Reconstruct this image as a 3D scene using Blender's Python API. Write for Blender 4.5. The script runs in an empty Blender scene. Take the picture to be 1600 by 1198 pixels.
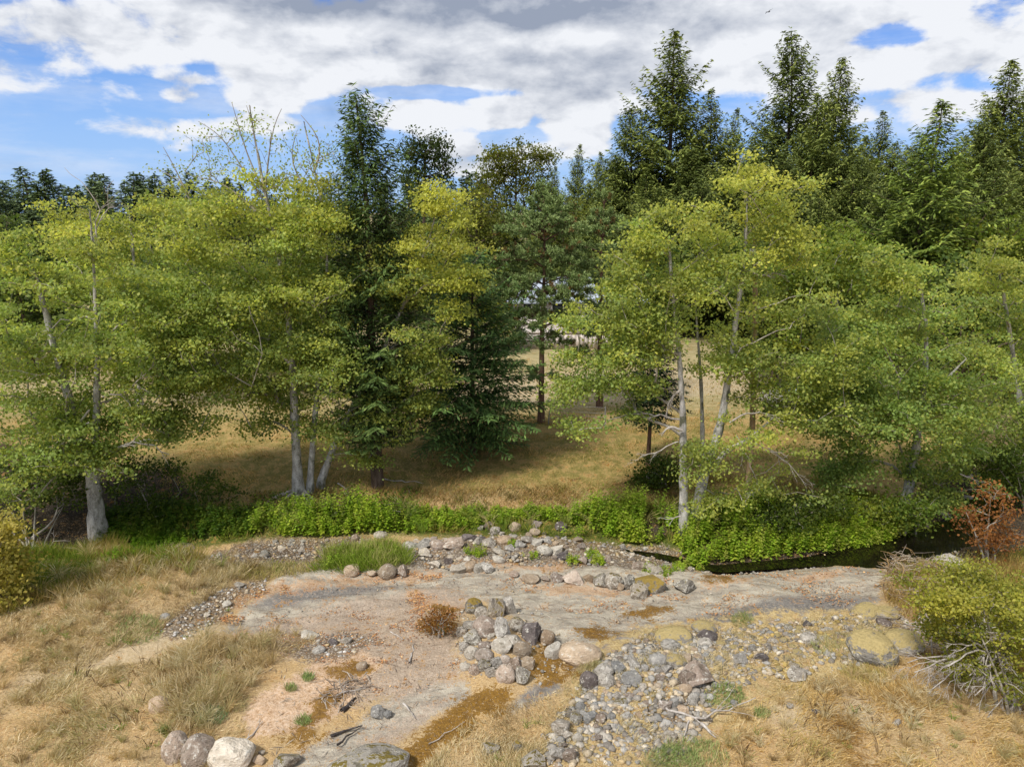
import bpy, bmesh, math, random
import numpy as np
from mathutils import Vector, Matrix

R = math.radians
scene = bpy.context.scene
COL = scene.collection

# ------------------------------------------------------------------ camera
CAM = np.array([0.0, 0.0, 10.0])
PITCH = R(14.0)
FPX = 1080.0                                   # focal length in pixels of the 1600 px wide photograph
cam_data = bpy.data.cameras.new('camera')
cam_data.sensor_width = 36.0
cam_data.lens = 36.0 * FPX / 1600.0
cam_data.clip_start = 0.1
cam_data.clip_end = 6000.0
cam = bpy.data.objects.new('camera', cam_data)
COL.objects.link(cam)
cam.location = CAM
cam.rotation_euler = (R(90) - PITCH, 0, 0)
scene.camera = cam

# ------------------------------------------------------------------ light and exposure
SUN_DIR = np.array([-0.42, -0.44, 0.79]); SUN_DIR = SUN_DIR / np.linalg.norm(SUN_DIR)   # towards the sun
SUN_EL = math.asin(SUN_DIR[2]); SUN_AZ = math.atan2(SUN_DIR[0], SUN_DIR[1])
SKY_STRENGTH = 0.12
sun_data = bpy.data.lights.new('sun', 'SUN')
sun_data.energy = 1.95
sun_data.angle = R(8.0)
sun_data.color = (1.0, 0.955, 0.88)
sun = bpy.data.objects.new('sun', sun_data)
COL.objects.link(sun)
sun.rotation_euler = Vector(SUN_DIR).to_track_quat('Z', 'Y').to_euler()
sun.location = (-30, -20, 60)
scene.view_settings.view_transform = 'Standard'
scene.view_settings.look = 'None'
scene.view_settings.gamma = 1.0
scene.view_settings.use_curve_mapping = False
scene.view_settings.exposure = 1.2
scene.cycles.max_bounces = 7
scene.cycles.diffuse_bounces = 3
scene.cycles.transmission_bounces = 4
scene.cycles.transparent_max_bounces = 4


def ray(u, v):
    a = (np.asarray(u, float) - 800.0) / FPX
    b = (599.0 - np.asarray(v, float)) / FPX
    c, s = math.cos(PITCH), math.sin(PITCH)
    return np.stack([a, c + b * s, -s + b * c], -1)


def at(u, v, Y):
    """the point at world distance Y ahead of the camera that the photograph shows at pixel (u, v)"""
    d = ray(u, v)
    return CAM + d * (Y / d[..., 1:2])


def px2m(Y, v=500):
    d = ray(800, v)
    return Y / d[1] / FPX


# ------------------------------------------------------------------ node helper
class NT:
    def __init__(self, tree):
        self.t = tree; self.L = tree.links

    def n(self, typ, **kw):
        nd = self.t.nodes.new(typ)
        for k, v in kw.items():
            setattr(nd, k, v)
        return nd

    def put(self, sock, v):
        if isinstance(v, bpy.types.NodeSocket):
            self.L.new(v, sock)
        elif v is not None:
            if hasattr(sock, 'default_value'):
                try:
                    sock.default_value = v
                except Exception:
                    sock.default_value = (*v, 1.0)

    def m(self, op, a, b=None, c=None, clamp=False):
        nd = self.n('ShaderNodeMath', operation=op, use_clamp=clamp)
        self.put(nd.inputs[0], a)
        if b is not None: self.put(nd.inputs[1], b)
        if c is not None: self.put(nd.inputs[2], c)
        return nd.outputs[0]

    def vm(self, op, a, b=None):
        nd = self.n('ShaderNodeVectorMath', operation=op)
        self.put(nd.inputs[0], a)
        if b is not None: self.put(nd.inputs[1], b)
        return nd.outputs['Value'] if op in ('LENGTH', 'DOT_PRODUCT') else nd.outputs[0]

    def mix(self, f, a, b, blend='MIX'):
        nd = self.n('ShaderNodeMix', data_type='RGBA', blend_type=blend)
        self.put(nd.inputs[0], f)
        for i, v in ((6, a), (7, b)):
            if not isinstance(v, bpy.types.NodeSocket): v = (*v[:3], 1.0)
            self.put(nd.inputs[i], v)
        return nd.outputs[2]

    def noise(self, vec, scale, detail=3.0, rough=0.55, dist=0.0):
        nd = self.n('ShaderNodeTexNoise')
        if vec is not None: self.put(nd.inputs['Vector'], vec)
        nd.inputs['Scale'].default_value = scale
        nd.inputs['Detail'].default_value = detail
        nd.inputs['Roughness'].default_value = rough
        nd.inputs['Distortion'].default_value = dist
        return nd.outputs[0]

    def voro(self, vec, scale, feature='F1', out='Distance'):
        nd = self.n('ShaderNodeTexVoronoi', feature=feature)
        if vec is not None: self.put(nd.inputs['Vector'], vec)
        nd.inputs['Scale'].default_value = scale
        return nd.outputs[out]

    def ss(self, x, lo, hi, a=0.0, b=1.0):
        nd = self.n('ShaderNodeMapRange', interpolation_type='SMOOTHSTEP')
        self.put(nd.inputs['Value'], x)
        for k, v in (('From Min', lo), ('From Max', hi), ('To Min', a), ('To Max', b)):
            self.put(nd.inputs[k], v)
        return nd.outputs[0]

    def ramp(self, f, stops):
        nd = self.n('ShaderNodeValToRGB')
        self.put(nd.inputs[0], f)
        el = nd.color_ramp.elements
        while len(el) < len(stops): el.new(0.5)
        for e, (p, c) in zip(el, stops):
            e.position = p; e.color = (*c, 1.0)
        return nd.outputs[0]

    def attr(self, name, out='Fac'):
        nd = self.n('ShaderNodeAttribute', attribute_name=name)
        return nd.outputs[out]

    def scale_vec(self, vec, s):
        return self.vm('MULTIPLY', vec, s)

    def bump(self, h, strength=0.5, dist=0.05):
        nd = self.n('ShaderNodeBump')
        self.put(nd.inputs['Height'], h)
        nd.inputs['Strength'].default_value = strength
        nd.inputs['Distance'].default_value = dist
        return nd.outputs[0]


def new_mat(name):
    m = bpy.data.materials.new(name)
    m.use_nodes = True
    m.node_tree.nodes.clear()
    k = NT(m.node_tree)
    out = k.n('ShaderNodeOutputMaterial')
    return m, k, out


def principled(k, out, color, rough=0.8, normal=None, spec=0.3, metal=0.0):
    p = k.n('ShaderNodeBsdfPrincipled')
    if not isinstance(color, bpy.types.NodeSocket): color = (*color[:3], 1.0)
    k.put(p.inputs['Base Color'], color)
    k.put(p.inputs['Roughness'], rough)
    p.inputs['Specular IOR Level'].default_value = spec
    p.inputs['Metallic'].default_value = metal
    if normal is not None: k.put(p.inputs['Normal'], normal)
    k.L.new(p.outputs[0], out.inputs['Surface'])
    return p


# ------------------------------------------------------------------ world: Nishita sky with broken cumulus
def build_world():
    w = bpy.data.worlds.new('World')
    scene.world = w
    w.use_nodes = True
    w.node_tree.nodes.clear()
    k = NT(w.node_tree)
    out = k.n('ShaderNodeOutputWorld')
    bg = k.n('ShaderNodeBackground')
    bg.inputs[1].default_value = SKY_STRENGTH
    sky = k.n('ShaderNodeTexSky', sky_type='NISHITA')
    sky.sun_disc = False
    sky.sun_elevation = SUN_EL
    sky.sun_rotation = SUN_AZ
    sky.altitude = 50
    sky.air_density = 1.0; sky.dust_density = 0.6; sky.ozone_density = 2.0
    tc = k.n('ShaderNodeTexCoord')
    d = k.vm('NORMALIZE', tc.outputs['Generated'])
    sep = k.n('ShaderNodeSeparateXYZ'); k.put(sep.inputs[0], d)
    x, y, z = sep.outputs
    az = k.m('ARCTAN2', x, y)
    el = k.m('ARCSINE', z)
    comb = k.n('ShaderNodeCombineXYZ')
    k.put(comb.inputs[0], az); k.put(comb.inputs[1], el)
    P = comb.outputs[0]
    Pn = k.scale_vec(d, (1.0, 1.0, 2.0))

    def cloud(off):
        q = k.vm('ADD', Pn, off) if off else Pn
        a = k.noise(q, 4.2, 3.0, 0.5, 0.2)
        b = k.noise(q, 12.0, 8.0, 0.57, 0.2)
        return k.m('ADD', k.m('MULTIPLY', a, 0.35), k.m('MULTIPLY', b, 0.65))

    fb = cloud(None)
    fbu = cloud((-0.02, -0.012, 0.05))

    def blobsum(lst):
        s = None
        for (u, v, su, sv, wt) in lst:
            dd = ray(u, v); dd = dd / np.linalg.norm(dd)
            a0, e0 = math.atan2(dd[0], dd[1]), math.asin(dd[2])
            q = k.vm('SUBTRACT', P, (a0, e0, 0.0))
            q = k.scale_vec(q, (FPX / su, FPX / sv, 0.0))
            r2 = k.vm('DOT_PRODUCT', q, q)
            g = k.m('EXPONENT', k.m('MULTIPLY', k.m('MULTIPLY', r2, r2), -1.0))
            s = k.m('MULTIPLY_ADD', g, wt, 0.0 if s is None else s)
        return s

    cover = blobsum([
        (640, -10, 430, 62, .55), (980, 20, 300, 80, .45), (1190, 50, 170, 75, .42), (560, 95, 190, 55, .40), (470, 120, 100, 45, .25), (800, 105, 230, 52, .48),
        (665, 182, 80, 22, .60), (780, 184, 40, 28, .56), (890, 176, 105, 28, .60), (690, 145, 110, 9, -.45), (610, 215, 40, 26, -.3), (820, 212, 50, 12, -.3), (990, 205, 40, 40, -.2), (1120, 150, 70, 14, -.2), (1010, 130, 120, 48, .34), (720, 226, 36, 15, .60), (895, 222, 80, 26, .60),
        (1490, 25, 170, 50, .46), (1280, 115, 120, 32, .40), (1395, 95, 70, 18, .30), (1560, 80, 90, 24, .32), (60, 48, 130, 30, .42), (60, 118, 80, 22, .30), (240, 18, 150, 44, .42),
        (225, 92, 60, 22, .42), (283, 150, 28, 12, .58), (285, 122, 34, 12, .42), (412, 158, 52, 20, .66), (410, 192, 66, 11, .5), (380, 70, 100, 50, .35), (60, 85, 120, 50, .2),
        (250, 200, 110, 16, .34), (1430, 168, 130, 18, .36), (1530, 120, 110, 30, .3), (760, 258, 100, 26, .55), (1385, 62, 48, 20, -.5), (270, 108, 40, 10, -.3), (1010, 150, 60, 12, -.15)])
    grey = blobsum([(620, 0, 300, 32, .80), (880, 10, 170, 34, .45), (830, 112, 180, 26, .62), (640, 100, 50, 24, .2), (1050, 20, 110, 34, .35), (940, 138, 100, 14, .3), (470, 14, 120, 22, .3)])
    # away from the picture the same broken cloud field goes on
    wide = k.ss(k.vm('LENGTH', k.scale_vec(k.vm('SUBTRACT', P, (0.0, 0.16, 0.0)), (1 / 0.72, 1 / 0.36, 0))), 0.8, 1.25)
    inn = k.m('SUBTRACT', 1.0, wide)
    cover = k.m('ADD', k.m('MULTIPLY', wide, 0.42), k.m('MULTIPLY', cover, inn))
    grey = k.m('ADD', k.m('MULTIPLY', wide, 0.15), k.m('MULTIPLY', grey, inn))
    dens = k.m('ADD', cover, k.m('MULTIPLY', k.m('SUBTRACT', fb, 0.5), 2.7))
    alpha = k.ss(dens, 0.10, 0.46)
    veil = k.m('MULTIPLY', k.ss(k.noise(k.scale_vec(d, (1.0, 1.0, 5.0)), 3.4, 6.0, 0.62), 0.42, 0.72), 0.42)
    alpha = k.m('MAXIMUM', alpha, veil)
    lit = k.m('MULTIPLY', k.m('SUBTRACT', fb, fbu), 2.6)
    core = k.ss(dens, 0.5, 1.2)
    sh = k.m('ADD', k.m('ADD', k.m('MULTIPLY', grey, 0.95), k.m('MULTIPLY', core, 0.14)), k.m('MULTIPLY', k.m('SUBTRACT', 0.52, fb), 1.5))
    sh = k.m('SUBTRACT', sh, lit, clamp=True)
    S = 1.0 / SKY_STRENGTH
    white = (0.385 * S, 0.395 * S, 0.415 * S); dark = (0.140 * S, 0.162 * S, 0.208 * S)
    ccol = k.mix(sh, white, dark)
    skyc = k.mix(1.0, sky.outputs[0], (0.115, 0.275, 0.54), 'MULTIPLY')
    # bluish haze low over the horizon
    lowhz = k.ss(el, 0.02, 0.30, 0.85, 0.0)
    skyc = k.mix(lowhz, skyc, (0.185 * S, 0.275 * S, 0.43 * S))
    col = k.mix(alpha, skyc, ccol)
    k.put(bg.inputs[0], col)
    k.L.new(bg.outputs[0], out.inputs[0])


build_world()

# ------------------------------------------------------------------ numpy noise
_rng0 = np.random.default_rng(11)
_LAT = _rng0.random((256, 256))


def vnoise(x, y):
    xi = np.floor(x).astype(int); yi = np.floor(y).astype(int)
    fx = x - xi; fy = y - yi
    fx = fx * fx * (3 - 2 * fx); fy = fy * fy * (3 - 2 * fy)
    a = _LAT[xi & 255, yi & 255]; b = _LAT[(xi + 1) & 255, yi & 255]
    c = _LAT[xi & 255, (yi + 1) & 255]; d = _LAT[(xi + 1) & 255, (yi + 1) & 255]
    return (a * (1 - fx) + b * fx) * (1 - fy) + (c * (1 - fx) + d * fx) * fy


def fbm(x, y, o=4):
    s = 0; a = 0.5; t = 0
    for i in range(o):
        s = s + a * vnoise(x * 2 ** i + 17.3 * i, y * 2 ** i + 5.1 * i); t += a; a *= 0.5
    return s / t


def sstep(a, b, x):
    t = np.clip((x - a) / (b - a), 0, 1)
    return t * t * (3 - 2 * t)


# ------------------------------------------------------------------ terrain
def plane_hit(u, v, z):
    d = ray(u, v)
    return CAM + d * ((z - CAM[2]) / d[..., 2:3])


_creek_px = np.array([(-300, 862), (60, 868), (300, 864), (430, 858), (560, 853), (700, 845), (850, 842), (960, 852), (1050, 868), (1120, 884),
                      (1250, 874), (1370, 862), (1440, 846), (1500, 828), (1545, 780), (1575, 735)])
_cw = plane_hit(_creek_px[:, 0], _creek_px[:, 1], -0.45)
_cx, _cy = _cw[:, 0], _cw[:, 1]


def creek_y(x):
    y = np.interp(x, _cx, _cy)
    return np.where(x > _cx[-1], _cy[-1] + (x - _cx[-1]) * 0.9, y)


_m_pile = plane_hit(785, 1010, 0.0)
_ridge = [plane_hit(u, v, 0.1) for (u, v) in ((1000, 1060), (1090, 1030), (1200, 1010), (1320, 1000), (1410, 1005))]
_wall = [plane_hit(u, v, -0.2) for (u, v) in ((690, 846), (790, 838), (870, 842))]


def height(x, y):
    x = np.asarray(x, float); y = np.asarray(y, float)
    s = y - creek_y(x)
    far = 0.55 * sstep(0.5, 2.2, s) + 0.45 * sstep(1.6, 6.0, s)
    near = 0.14 * sstep(0.4, 1.1, -s) + 0.34 * sstep(3.4, 7.5, -s)
    leftb = 0.45 * sstep(-6.5, -9.5, x) * sstep(0.2, 1.6, -s) * (1 - sstep(4, 7, -s))
    h = -0.45 + np.where(s > 0, far, near) + leftb
    dep = 0.06 + 0.22 * sstep(3.0, 6.5, x) + 0.10 * sstep(9.5, 11.5, x)
    wd = 0.36 + 0.80 * sstep(9.8, 11.8, x)
    h = h - dep * np.exp(-(s / wd) ** 2)
    h = h + 0.14 * (fbm(x * 0.45 + 3, y * 0.45, 3) - 0.5) + 0.05 * (fbm(x * 2.3, y * 2.3, 3) - 0.5)
    h = h + 0.42 * np.exp(-(((x - _m_pile[0]) / 0.75) ** 2 + ((y - _m_pile[1]) / 1.0) ** 2))
    for p in _ridge:
        h = h + 0.20 * np.exp(-(((x - p[0]) / 0.9) ** 2 + ((y - p[1]) / 0.75) ** 2))
    for p in _wall:
        h = h + 0.24 * np.exp(-(((x - p[0]) / 0.9) ** 2 + ((y - p[1]) / 0.5) ** 2))
    r = np.maximum(0, y - 55)
    h = h + 0.012 * r + 0.5 * (fbm(x * 0.03, y * 0.03, 2) - 0.5) * sstep(30, 70, y)
    h = h + 0.035 * np.maximum(0, x - 18) * sstep(45, 80, y)
    return h


def ground(u, v):
    d = ray(u, v)
    z = np.zeros(d.shape[:-1])
    for _ in range(14):
        p = CAM + d * ((z - CAM[2]) / d[..., 2])[..., None]
        z = 0.5 * z + 0.5 * height(p[..., 0], p[..., 1])
    p = CAM + d * ((z - CAM[2]) / d[..., 2])[..., None]
    p[..., 2] = height(p[..., 0], p[..., 1])
    return p


def poly(*pts):
    a = np.array(pts, float)
    return ground(a[:, 0], a[:, 1])[:, :2]


def poly_mask(P, x, y, soft):
    """1 inside, 0 outside, with a soft border of width 2*soft metres"""
    out = np.zeros(x.shape)
    lo, hi = P.min(0) - 2 * soft, P.max(0) + 2 * soft
    sel = (x > lo[0]) & (x < hi[0]) & (y > lo[1]) & (y < hi[1])
    if not sel.any(): return out
    X, Y = x[sel], y[sel]
    inside = np.zeros(X.shape, bool); dmin = np.full(X.shape, 1e9)
    n = len(P)
    for i in range(n):
        a, b = P[i], P[(i + 1) % n]
        ex, ey = b - a
        t = np.clip(((X - a[0]) * ex + (Y - a[1]) * ey) / (ex * ex + ey * ey + 1e-12), 0, 1)
        dd = np.hypot(X - a[0] - t * ex, Y - a[1] - t * ey)
        dmin = np.minimum(dmin, dd)
        c = ((a[1] > Y) != (b[1] > Y)) & (X < (b[0] - a[0]) * (Y - a[1]) / (b[1] - a[1] + 1e-12) + a[0])
        inside ^= c
    sd = np.where(inside, dmin, -dmin)
    out[sel] = np.clip(0.5 + 0.5 * sd / soft, 0, 1)
    return out


REGIONS = {
    'bed': (0.35, [poly((345, 985), (380, 945), (430, 905), (440, 885), (520, 875), (600, 872), (640, 862), (760, 858), (900, 862), (1000, 876), (1100, 893), (1280, 884), (1385, 890),
                        (1372, 945), (1300, 958), (1180, 968), (1080, 982), (1000, 1000), (930, 1010), (870, 1010), (840, 990), (760, 940), (650, 945), (590, 965), (470, 985), (400, 1000)),
                   poly((420, 1196), (560, 1128), (610, 1085), (680, 1060), (735, 1065), (745, 1085), (640, 1140), (520, 1198)),
                   poly((800, 1098), (820, 1075), (870, 1060), (885, 1075), (840, 1095), (800, 1112)),
                   ]),
    'dark': (0.35, [poly((1060, 968), (1180, 940), (1290, 928), (1375, 934), (1366, 950), (1200, 968), (1090, 982)),
                    poly((800, 1098), (820, 1078), (870, 1062), (885, 1075), (840, 1095)), poly((880, 1050), (960, 985), (1010, 975), (940, 1020), (890, 1060)),
                    poly((380, 950), (440, 922), (560, 912), (640, 915), (560, 930), (430, 950))]),
    'dirt': (0.5, [poly((330, 1000), (440, 965), (560, 935), (690, 915), (740, 935), (715, 990), (725, 1050), (640, 1085), (560, 1100), (520, 1040), (420, 1020)),
                   poly((560, 1160), (640, 1110), (700, 1090), (690, 1110), (600, 1170))]),
    'clay': (0.28, [poly((375, 1120), (410, 1080), (470, 1050), (520, 1015), (570, 1012), (600, 1040), (560, 1075), (530, 1115), (470, 1150), (400, 1150))]),
    'gravel': (0.35, [poly((560, 872), (640, 850), (760, 840), (1040, 850), (1120, 890), (1000, 892), (860, 882), (760, 880), (640, 892)),
                      poly((240, 985), (320, 925), (420, 902), (410, 930), (350, 965), (270, 1000)), poly((300, 890), (330, 862), (400, 842), (560, 836), (650, 850), (650, 885), (520, 892), (400, 900)),
                      poly((880, 1160), (890, 1100), (930, 1035), (1010, 1000), (1080, 1010), (1120, 1060), (1110, 1110), (1060, 1160), (960, 1170)),
                      poly((440, 1010), (540, 985), (590, 1000), (540, 1030), (470, 1035))]),
    'litter': (0.22, [poly((355, 940), (430, 912), (520, 900), (640, 892), (690, 890), (690, 900), (640, 908), (520, 914), (420, 932), (365, 962)),
                      poly((640, 925), (700, 935), (720, 950), (660, 955)), poly((1085, 918), (1150, 902), (1180, 906), (1120, 918)), poly((1210, 898), (1310, 890), (1330, 898), (1240, 906)),
                      poly((700, 880), (760, 878), (900, 884), (860, 890), (700, 890)), poly((830, 915), (900, 910), (990, 925), (940, 935), (860, 930)), poly((300, 1010), (380, 980), (420, 1000), (340, 1030))]),
    'ymoss': (0.35, [poly((815, 1198), (870, 1110), (930, 1000), (1000, 975), (1140, 960), (1300, 950), (1410, 940), (1450, 1015), (1330, 1050), (1240, 1075), (1180, 1130), (1060, 1198))]),
    'moss': (0.22, [poly((590, 1198), (640, 1155), (690, 1115), (735, 1075), (790, 1072), (805, 1090), (760, 1120), (700, 1165), (660, 1198)),
                    poly((653, 985), (680, 942), (712, 950), (720, 975), (690, 995)), poly((905, 988), (945, 976), (962, 988), (925, 1002)), poly((965, 958), (1040, 944), (1050, 950), (1010, 966)),
                    poly((820, 1030), (850, 1000), (880, 1030), (880, 1060), (850, 1070), (825, 1050)), poly((880, 1070), (860, 1062), (890, 1045), (930, 1040)),
                    poly((500, 1045), (560, 1030), (590, 1050), (540, 1062)), poly((470, 1120), (510, 1080), (540, 1085), (500, 1130)), poly((430, 1150), (480, 1130), (500, 1150), (450, 1165)),
                    poly((1095, 900), (1130, 897), (1150, 905), (1110, 910))]),
    'green': (0.6, [poly((-60, 960), (0, 900), (60, 880), (180, 840), (280, 790), (380, 795), (560, 805), (760, 805), (900, 805), (1000, 785), (1300, 780), (1420, 790), (1420, 845), (1380, 860),
                         (1080, 868), (900, 845), (600, 836), (400, 846), (290, 862), (240, 890), (120, 925), (0, 960)),
                    poly((1440, 890), (1560, 880), (1660, 900), (1660, 1000), (1500, 990), (1420, 930)), poly((560, 900), (560, 868), (610, 850), (640, 880))]),
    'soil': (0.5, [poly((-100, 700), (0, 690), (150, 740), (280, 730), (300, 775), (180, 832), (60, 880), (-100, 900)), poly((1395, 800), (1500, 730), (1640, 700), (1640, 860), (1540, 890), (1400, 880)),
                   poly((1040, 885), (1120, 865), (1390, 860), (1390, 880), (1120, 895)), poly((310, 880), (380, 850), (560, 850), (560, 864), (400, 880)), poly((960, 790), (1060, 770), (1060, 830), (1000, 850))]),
    'pale': (0.5, [poly((1180, 1120), (1230, 1085), (1330, 1075), (1390, 1100), (1380, 1130), (1280, 1150)), poly((20, 1060), (100, 1025), (220, 990), (340, 965), (360, 985), (240, 1025), (120, 1060), (60, 1080)),
                   poly((560, 598), (1200, 570), (1320, 600), (900, 632), (560, 625))]),
    'grass_tree_shade': (1.5, [poly((260, 720), (600, 690), (1000, 660), (1060, 720), (980, 750), (600, 770), (420, 790), (260, 780))]),  # tree shade on the meadow, painted into the grass colour
}


def grid_axis(lo, hi, step, far, g=1.12):
    mid = np.arange(lo, hi + 1e-6, step)
    a = [hi]; st = step
    while a[-1] < far:
        st *= g; a.append(a[-1] + st)
    b = [lo]; st = step
    while b[-1] > -far:
        st *= g; b.append(b[-1] - st)
    return np.concatenate([np.array(b[1:])[::-1], mid, np.array(a[1:])])


def np_mesh(name, verts, faces, smooth=False):
    me = bpy.data.meshes.new(name)
    verts = np.ascontiguousarray(verts, np.float32); faces = np.ascontiguousarray(faces, np.int32)
    nf, kf = faces.shape
    me.vertices.add(len(verts)); me.vertices.foreach_set('co', verts.ravel())
    me.loops.add(nf * kf); me.loops.foreach_set('vertex_index', faces.ravel())
    me.polygons.add(nf); me.polygons.foreach_set('loop_start', np.arange(0, nf * kf, kf, dtype=np.int32))
    try:
        me.polygons.foreach_set('loop_total', np.full(nf, kf, np.int32))
    except Exception:
        pass
    if smooth: me.polygons.foreach_set('use_smooth', np.ones(nf, bool))
    me.update(calc_edges=True)
    return me


def fattr(me, name, vals):
    a = me.attributes.new(name, 'FLOAT', 'POINT')
    a.data.foreach_set('value', np.ascontiguousarray(vals, np.float32))


def cattr(me, name, cols):
    a = me.attributes.new(name, 'FLOAT_COLOR', 'POINT')
    c = np.ones((len(cols), 4), np.float32); c[:, :3] = cols
    a.data.foreach_set('color', c.ravel())


def link(name, me, mat=None, parent=None, **props):
    o = bpy.data.objects.new(name, me)
    COL.objects.link(o)
    if mat is not None and me is not None and len(me.materials) == 0: me.materials.append(mat)
    if parent is not None: o.parent = parent
    for k_, v in props.items():
        if v is not None: o[k_] = v
    return o


def empty(name, loc, label, cat, group=None):
    o = bpy.data.objects.new(name, None)
    COL.objects.link(o)
    o.location = loc
    o.empty_display_size = 0.3
    o['label'] = label; o['category'] = cat
    if group: o['group'] = group
    return o


def ground_material():
    m, k, out = new_mat('ground_surface')
    tc = k.n('ShaderNodeTexCoord'); P = tc.outputs['Object']
    big = k.noise(P, 0.55, 4, 0.6)
    mid = k.noise(P, 2.6, 5, 0.62)
    fine = k.noise(P, 13.0, 5, 0.68)
    grain = k.noise(P, 46.0, 3, 0.6)
    streak = k.noise(k.scale_vec(P, (1.0, 2.2, 1.0)), 22.0, 4, 0.65, 0.7)
    e = k.m('ADD', k.m('ADD', k.m('MULTIPLY', mid, 0.40), k.m('MULTIPLY', fine, 0.40)), k.m('MULTIPLY', grain, 0.20))
    e = k.m('SUBTRACT', e, 0.5)

    def lay(name, width=0.10, amp=1.6, gain=1.0):
        a = k.attr(name)
        return k.m('MULTIPLY', k.ss(k.m('MULTIPLY_ADD', e, amp * 2.1, a), 0.5 - width, 0.5 + width), gain)

    g1 = k.ramp(streak, [(0.28, (.22, .15, .075)), (0.45, (.38, .27, .14)), (0.58, (.50, .37, .20)), (0.75, (.60, .49, .31))])
    g2 = k.ramp(streak, [(0.28, (.25, .155, .07)), (0.5, (.45, .30, .14)), (0.7, (.56, .41, .21))])
    base = k.mix(k.ss(big, 0.40, 0.62), g1, g2)
    # meadow beyond the creek: dry hay with green regrowth
    mead = k.attr('meadow')
    mg = k.ramp(k.m('ADD', k.m('MULTIPLY', mid, 0.6), k.m('MULTIPLY', fine, 0.4)), [(0.36, (.14, .13, .035)), (0.48, (.26, .20, .065)), (0.58, (.42, .29, .12)), (0.70, (.54, .39, .18))])
    base = k.mix(mead, base, mg)
    hay = k.ramp(k.noise(k.scale_vec(P, (0.5, 1.6, 1.0)), 3.0, 5, 0.65, 0.8), [(0.35, (.22, .20, .085)), (0.52, (.36, .30, .155)), (0.68, (.48, .40, .24))])
    base = k.mix(k.attr('far_field'), base, hay)
    base = k.mix(k.m('MULTIPLY', lay('grass_tree_shade', 0.25), 0.28), base, k.ramp(fine, [(0.35, (.055, .065, .012)), (0.6, (.14, .13, .03)), (0.72, (.22, .15, .05))]))  # darker, greener grass tint that paints in the shade below the meadow trees
    base = k.mix(lay('pale', 0.3, 1.3, 0.75), base, k.ramp(fine, [(0.35, (.36, .28, .17)), (0.65, (.56, .46, .31))]))
    gr = k.ramp(k.m('ADD', k.m('MULTIPLY', mid, 0.5), k.m('MULTIPLY', fine, 0.5)), [(0.36, (.030, .045, .008)), (0.5, (.085, .105, .016)), (0.60, (.16, .15, .03)), (0.70, (.28, .20, .07))])
    base = k.mix(lay('green', 0.2, 1.2), base, gr)
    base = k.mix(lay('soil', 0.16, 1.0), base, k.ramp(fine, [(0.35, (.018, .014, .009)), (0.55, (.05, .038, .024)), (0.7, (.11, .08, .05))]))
    bstreak = k.noise(k.scale_vec(P, (0.9, 2.6, 1.0)), 2.2, 6, 0.66, 0.5)
    bed = k.ramp(k.m('ADD', k.m('MULTIPLY', bstreak, 0.7), k.m('MULTIPLY', fine, 0.3)), [(0.32, (.19, .165, .13)), (0.46, (.335, .295, .235)), (0.56, (.445, .40, .315)), (0.70, (.54, .49, .395))])
    crk = k.n('ShaderNodeTexVoronoi', feature='DISTANCE_TO_EDGE'); crk.inputs['Scale'].default_value = 1.1
    k.put(crk.inputs['Vector'], k.vm('ADD', k.scale_vec(P, (1.0, 1.7, 1.0)), k.scale_vec(k.n('ShaderNodeTexNoise').outputs['Color'], (0.5, 0.5, 0.5))))
    cm = k.m('MULTIPLY', k.ss(crk.outputs['Distance'], 0.004, 0.022, 1.0, 0.0), k.ss(mid, 0.46, 0.56))
    bed = k.mix(k.m('MULTIPLY', cm, 0.75), bed, (.12, .09, .065))
    bed = k.mix(k.m('MULTIPLY', k.ss(fine, 0.56, 0.66), 0.5), bed, (.24, .18, .13))
    bed = k.mix(k.m('MULTIPLY', k.ss(k.noise(k.scale_vec(P, (0.6, 1.5, 1.0)), 1.3, 6, 0.7, 1.0), 0.50, 0.64), 0.45), bed, (.20, .165, .13))
    bed = k.mix(k.m('MULTIPLY', k.ss(grain, 0.58, 0.66), 0.55), bed, (.17, .125, .09))
    base = k.mix(lay('bed', 0.12, 1.1), base, bed)
    base = k.mix(lay('dark', 0.25, 1.3, 0.9), base, k.ramp(fine, [(0.3, (.085, .08, .078)), (0.55, (.19, .175, .16)), (0.72, (.30, .27, .24))]))
    drt = k.ramp(k.m('ADD', k.m('MULTIPLY', grain, 0.5), k.m('MULTIPLY', fine, 0.5)), [(0.34, (.20, .145, .105)), (0.48, (.34, .265, .20)), (0.58, (.46, .37, .285)), (0.68, (.56, .47, .38))])
    base = k.mix(lay('dirt', 0.25, 1.5, 0.9), base, drt)
    base = k.mix(lay('clay', 0.14, 1.3), base, k.ramp(fine, [(0.32, (.33, .19, .09)), (0.5, (.54, .38, .25)), (0.7, (.64, .50, .37))]))
    vcol = k.voro(P, 17.0, 'F1', 'Color'); vdist = k.voro(P, 17.0)
    sepc = k.n('ShaderNodeSeparateColor'); k.put(sepc.inputs[0], vcol)
    grv = k.ramp(sepc.outputs[0], [(0.0, (.16, .14, .12)), (0.35, (.28, .24, .20)), (0.6, (.36, .29, .20)), (0.8, (.42, .36, .29)), (1.0, (.20, .20, .20))])
    grv = k.mix(k.ss(vdist, 0.25, 0.6), grv, (.10, .07, .045))
    base = k.mix(lay('gravel', 0.14, 1.4, 0.85), base, grv)
    ym = k.ramp(k.m('ADD', k.m('MULTIPLY', fine, 0.6), k.m('MULTIPLY', grain, 0.4)), [(0.36, (.20, .14, .065)), (0.48, (.40, .29, .13)), (0.58, (.52, .41, .21)), (0.70, (.60, .52, .33))])
    base = k.mix(k.m('MULTIPLY', lay('ymoss', 0.2, 1.2), k.ss(k.noise(P, 3.3, 4, 0.6), 0.38, 0.50)), base, ym)
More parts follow.
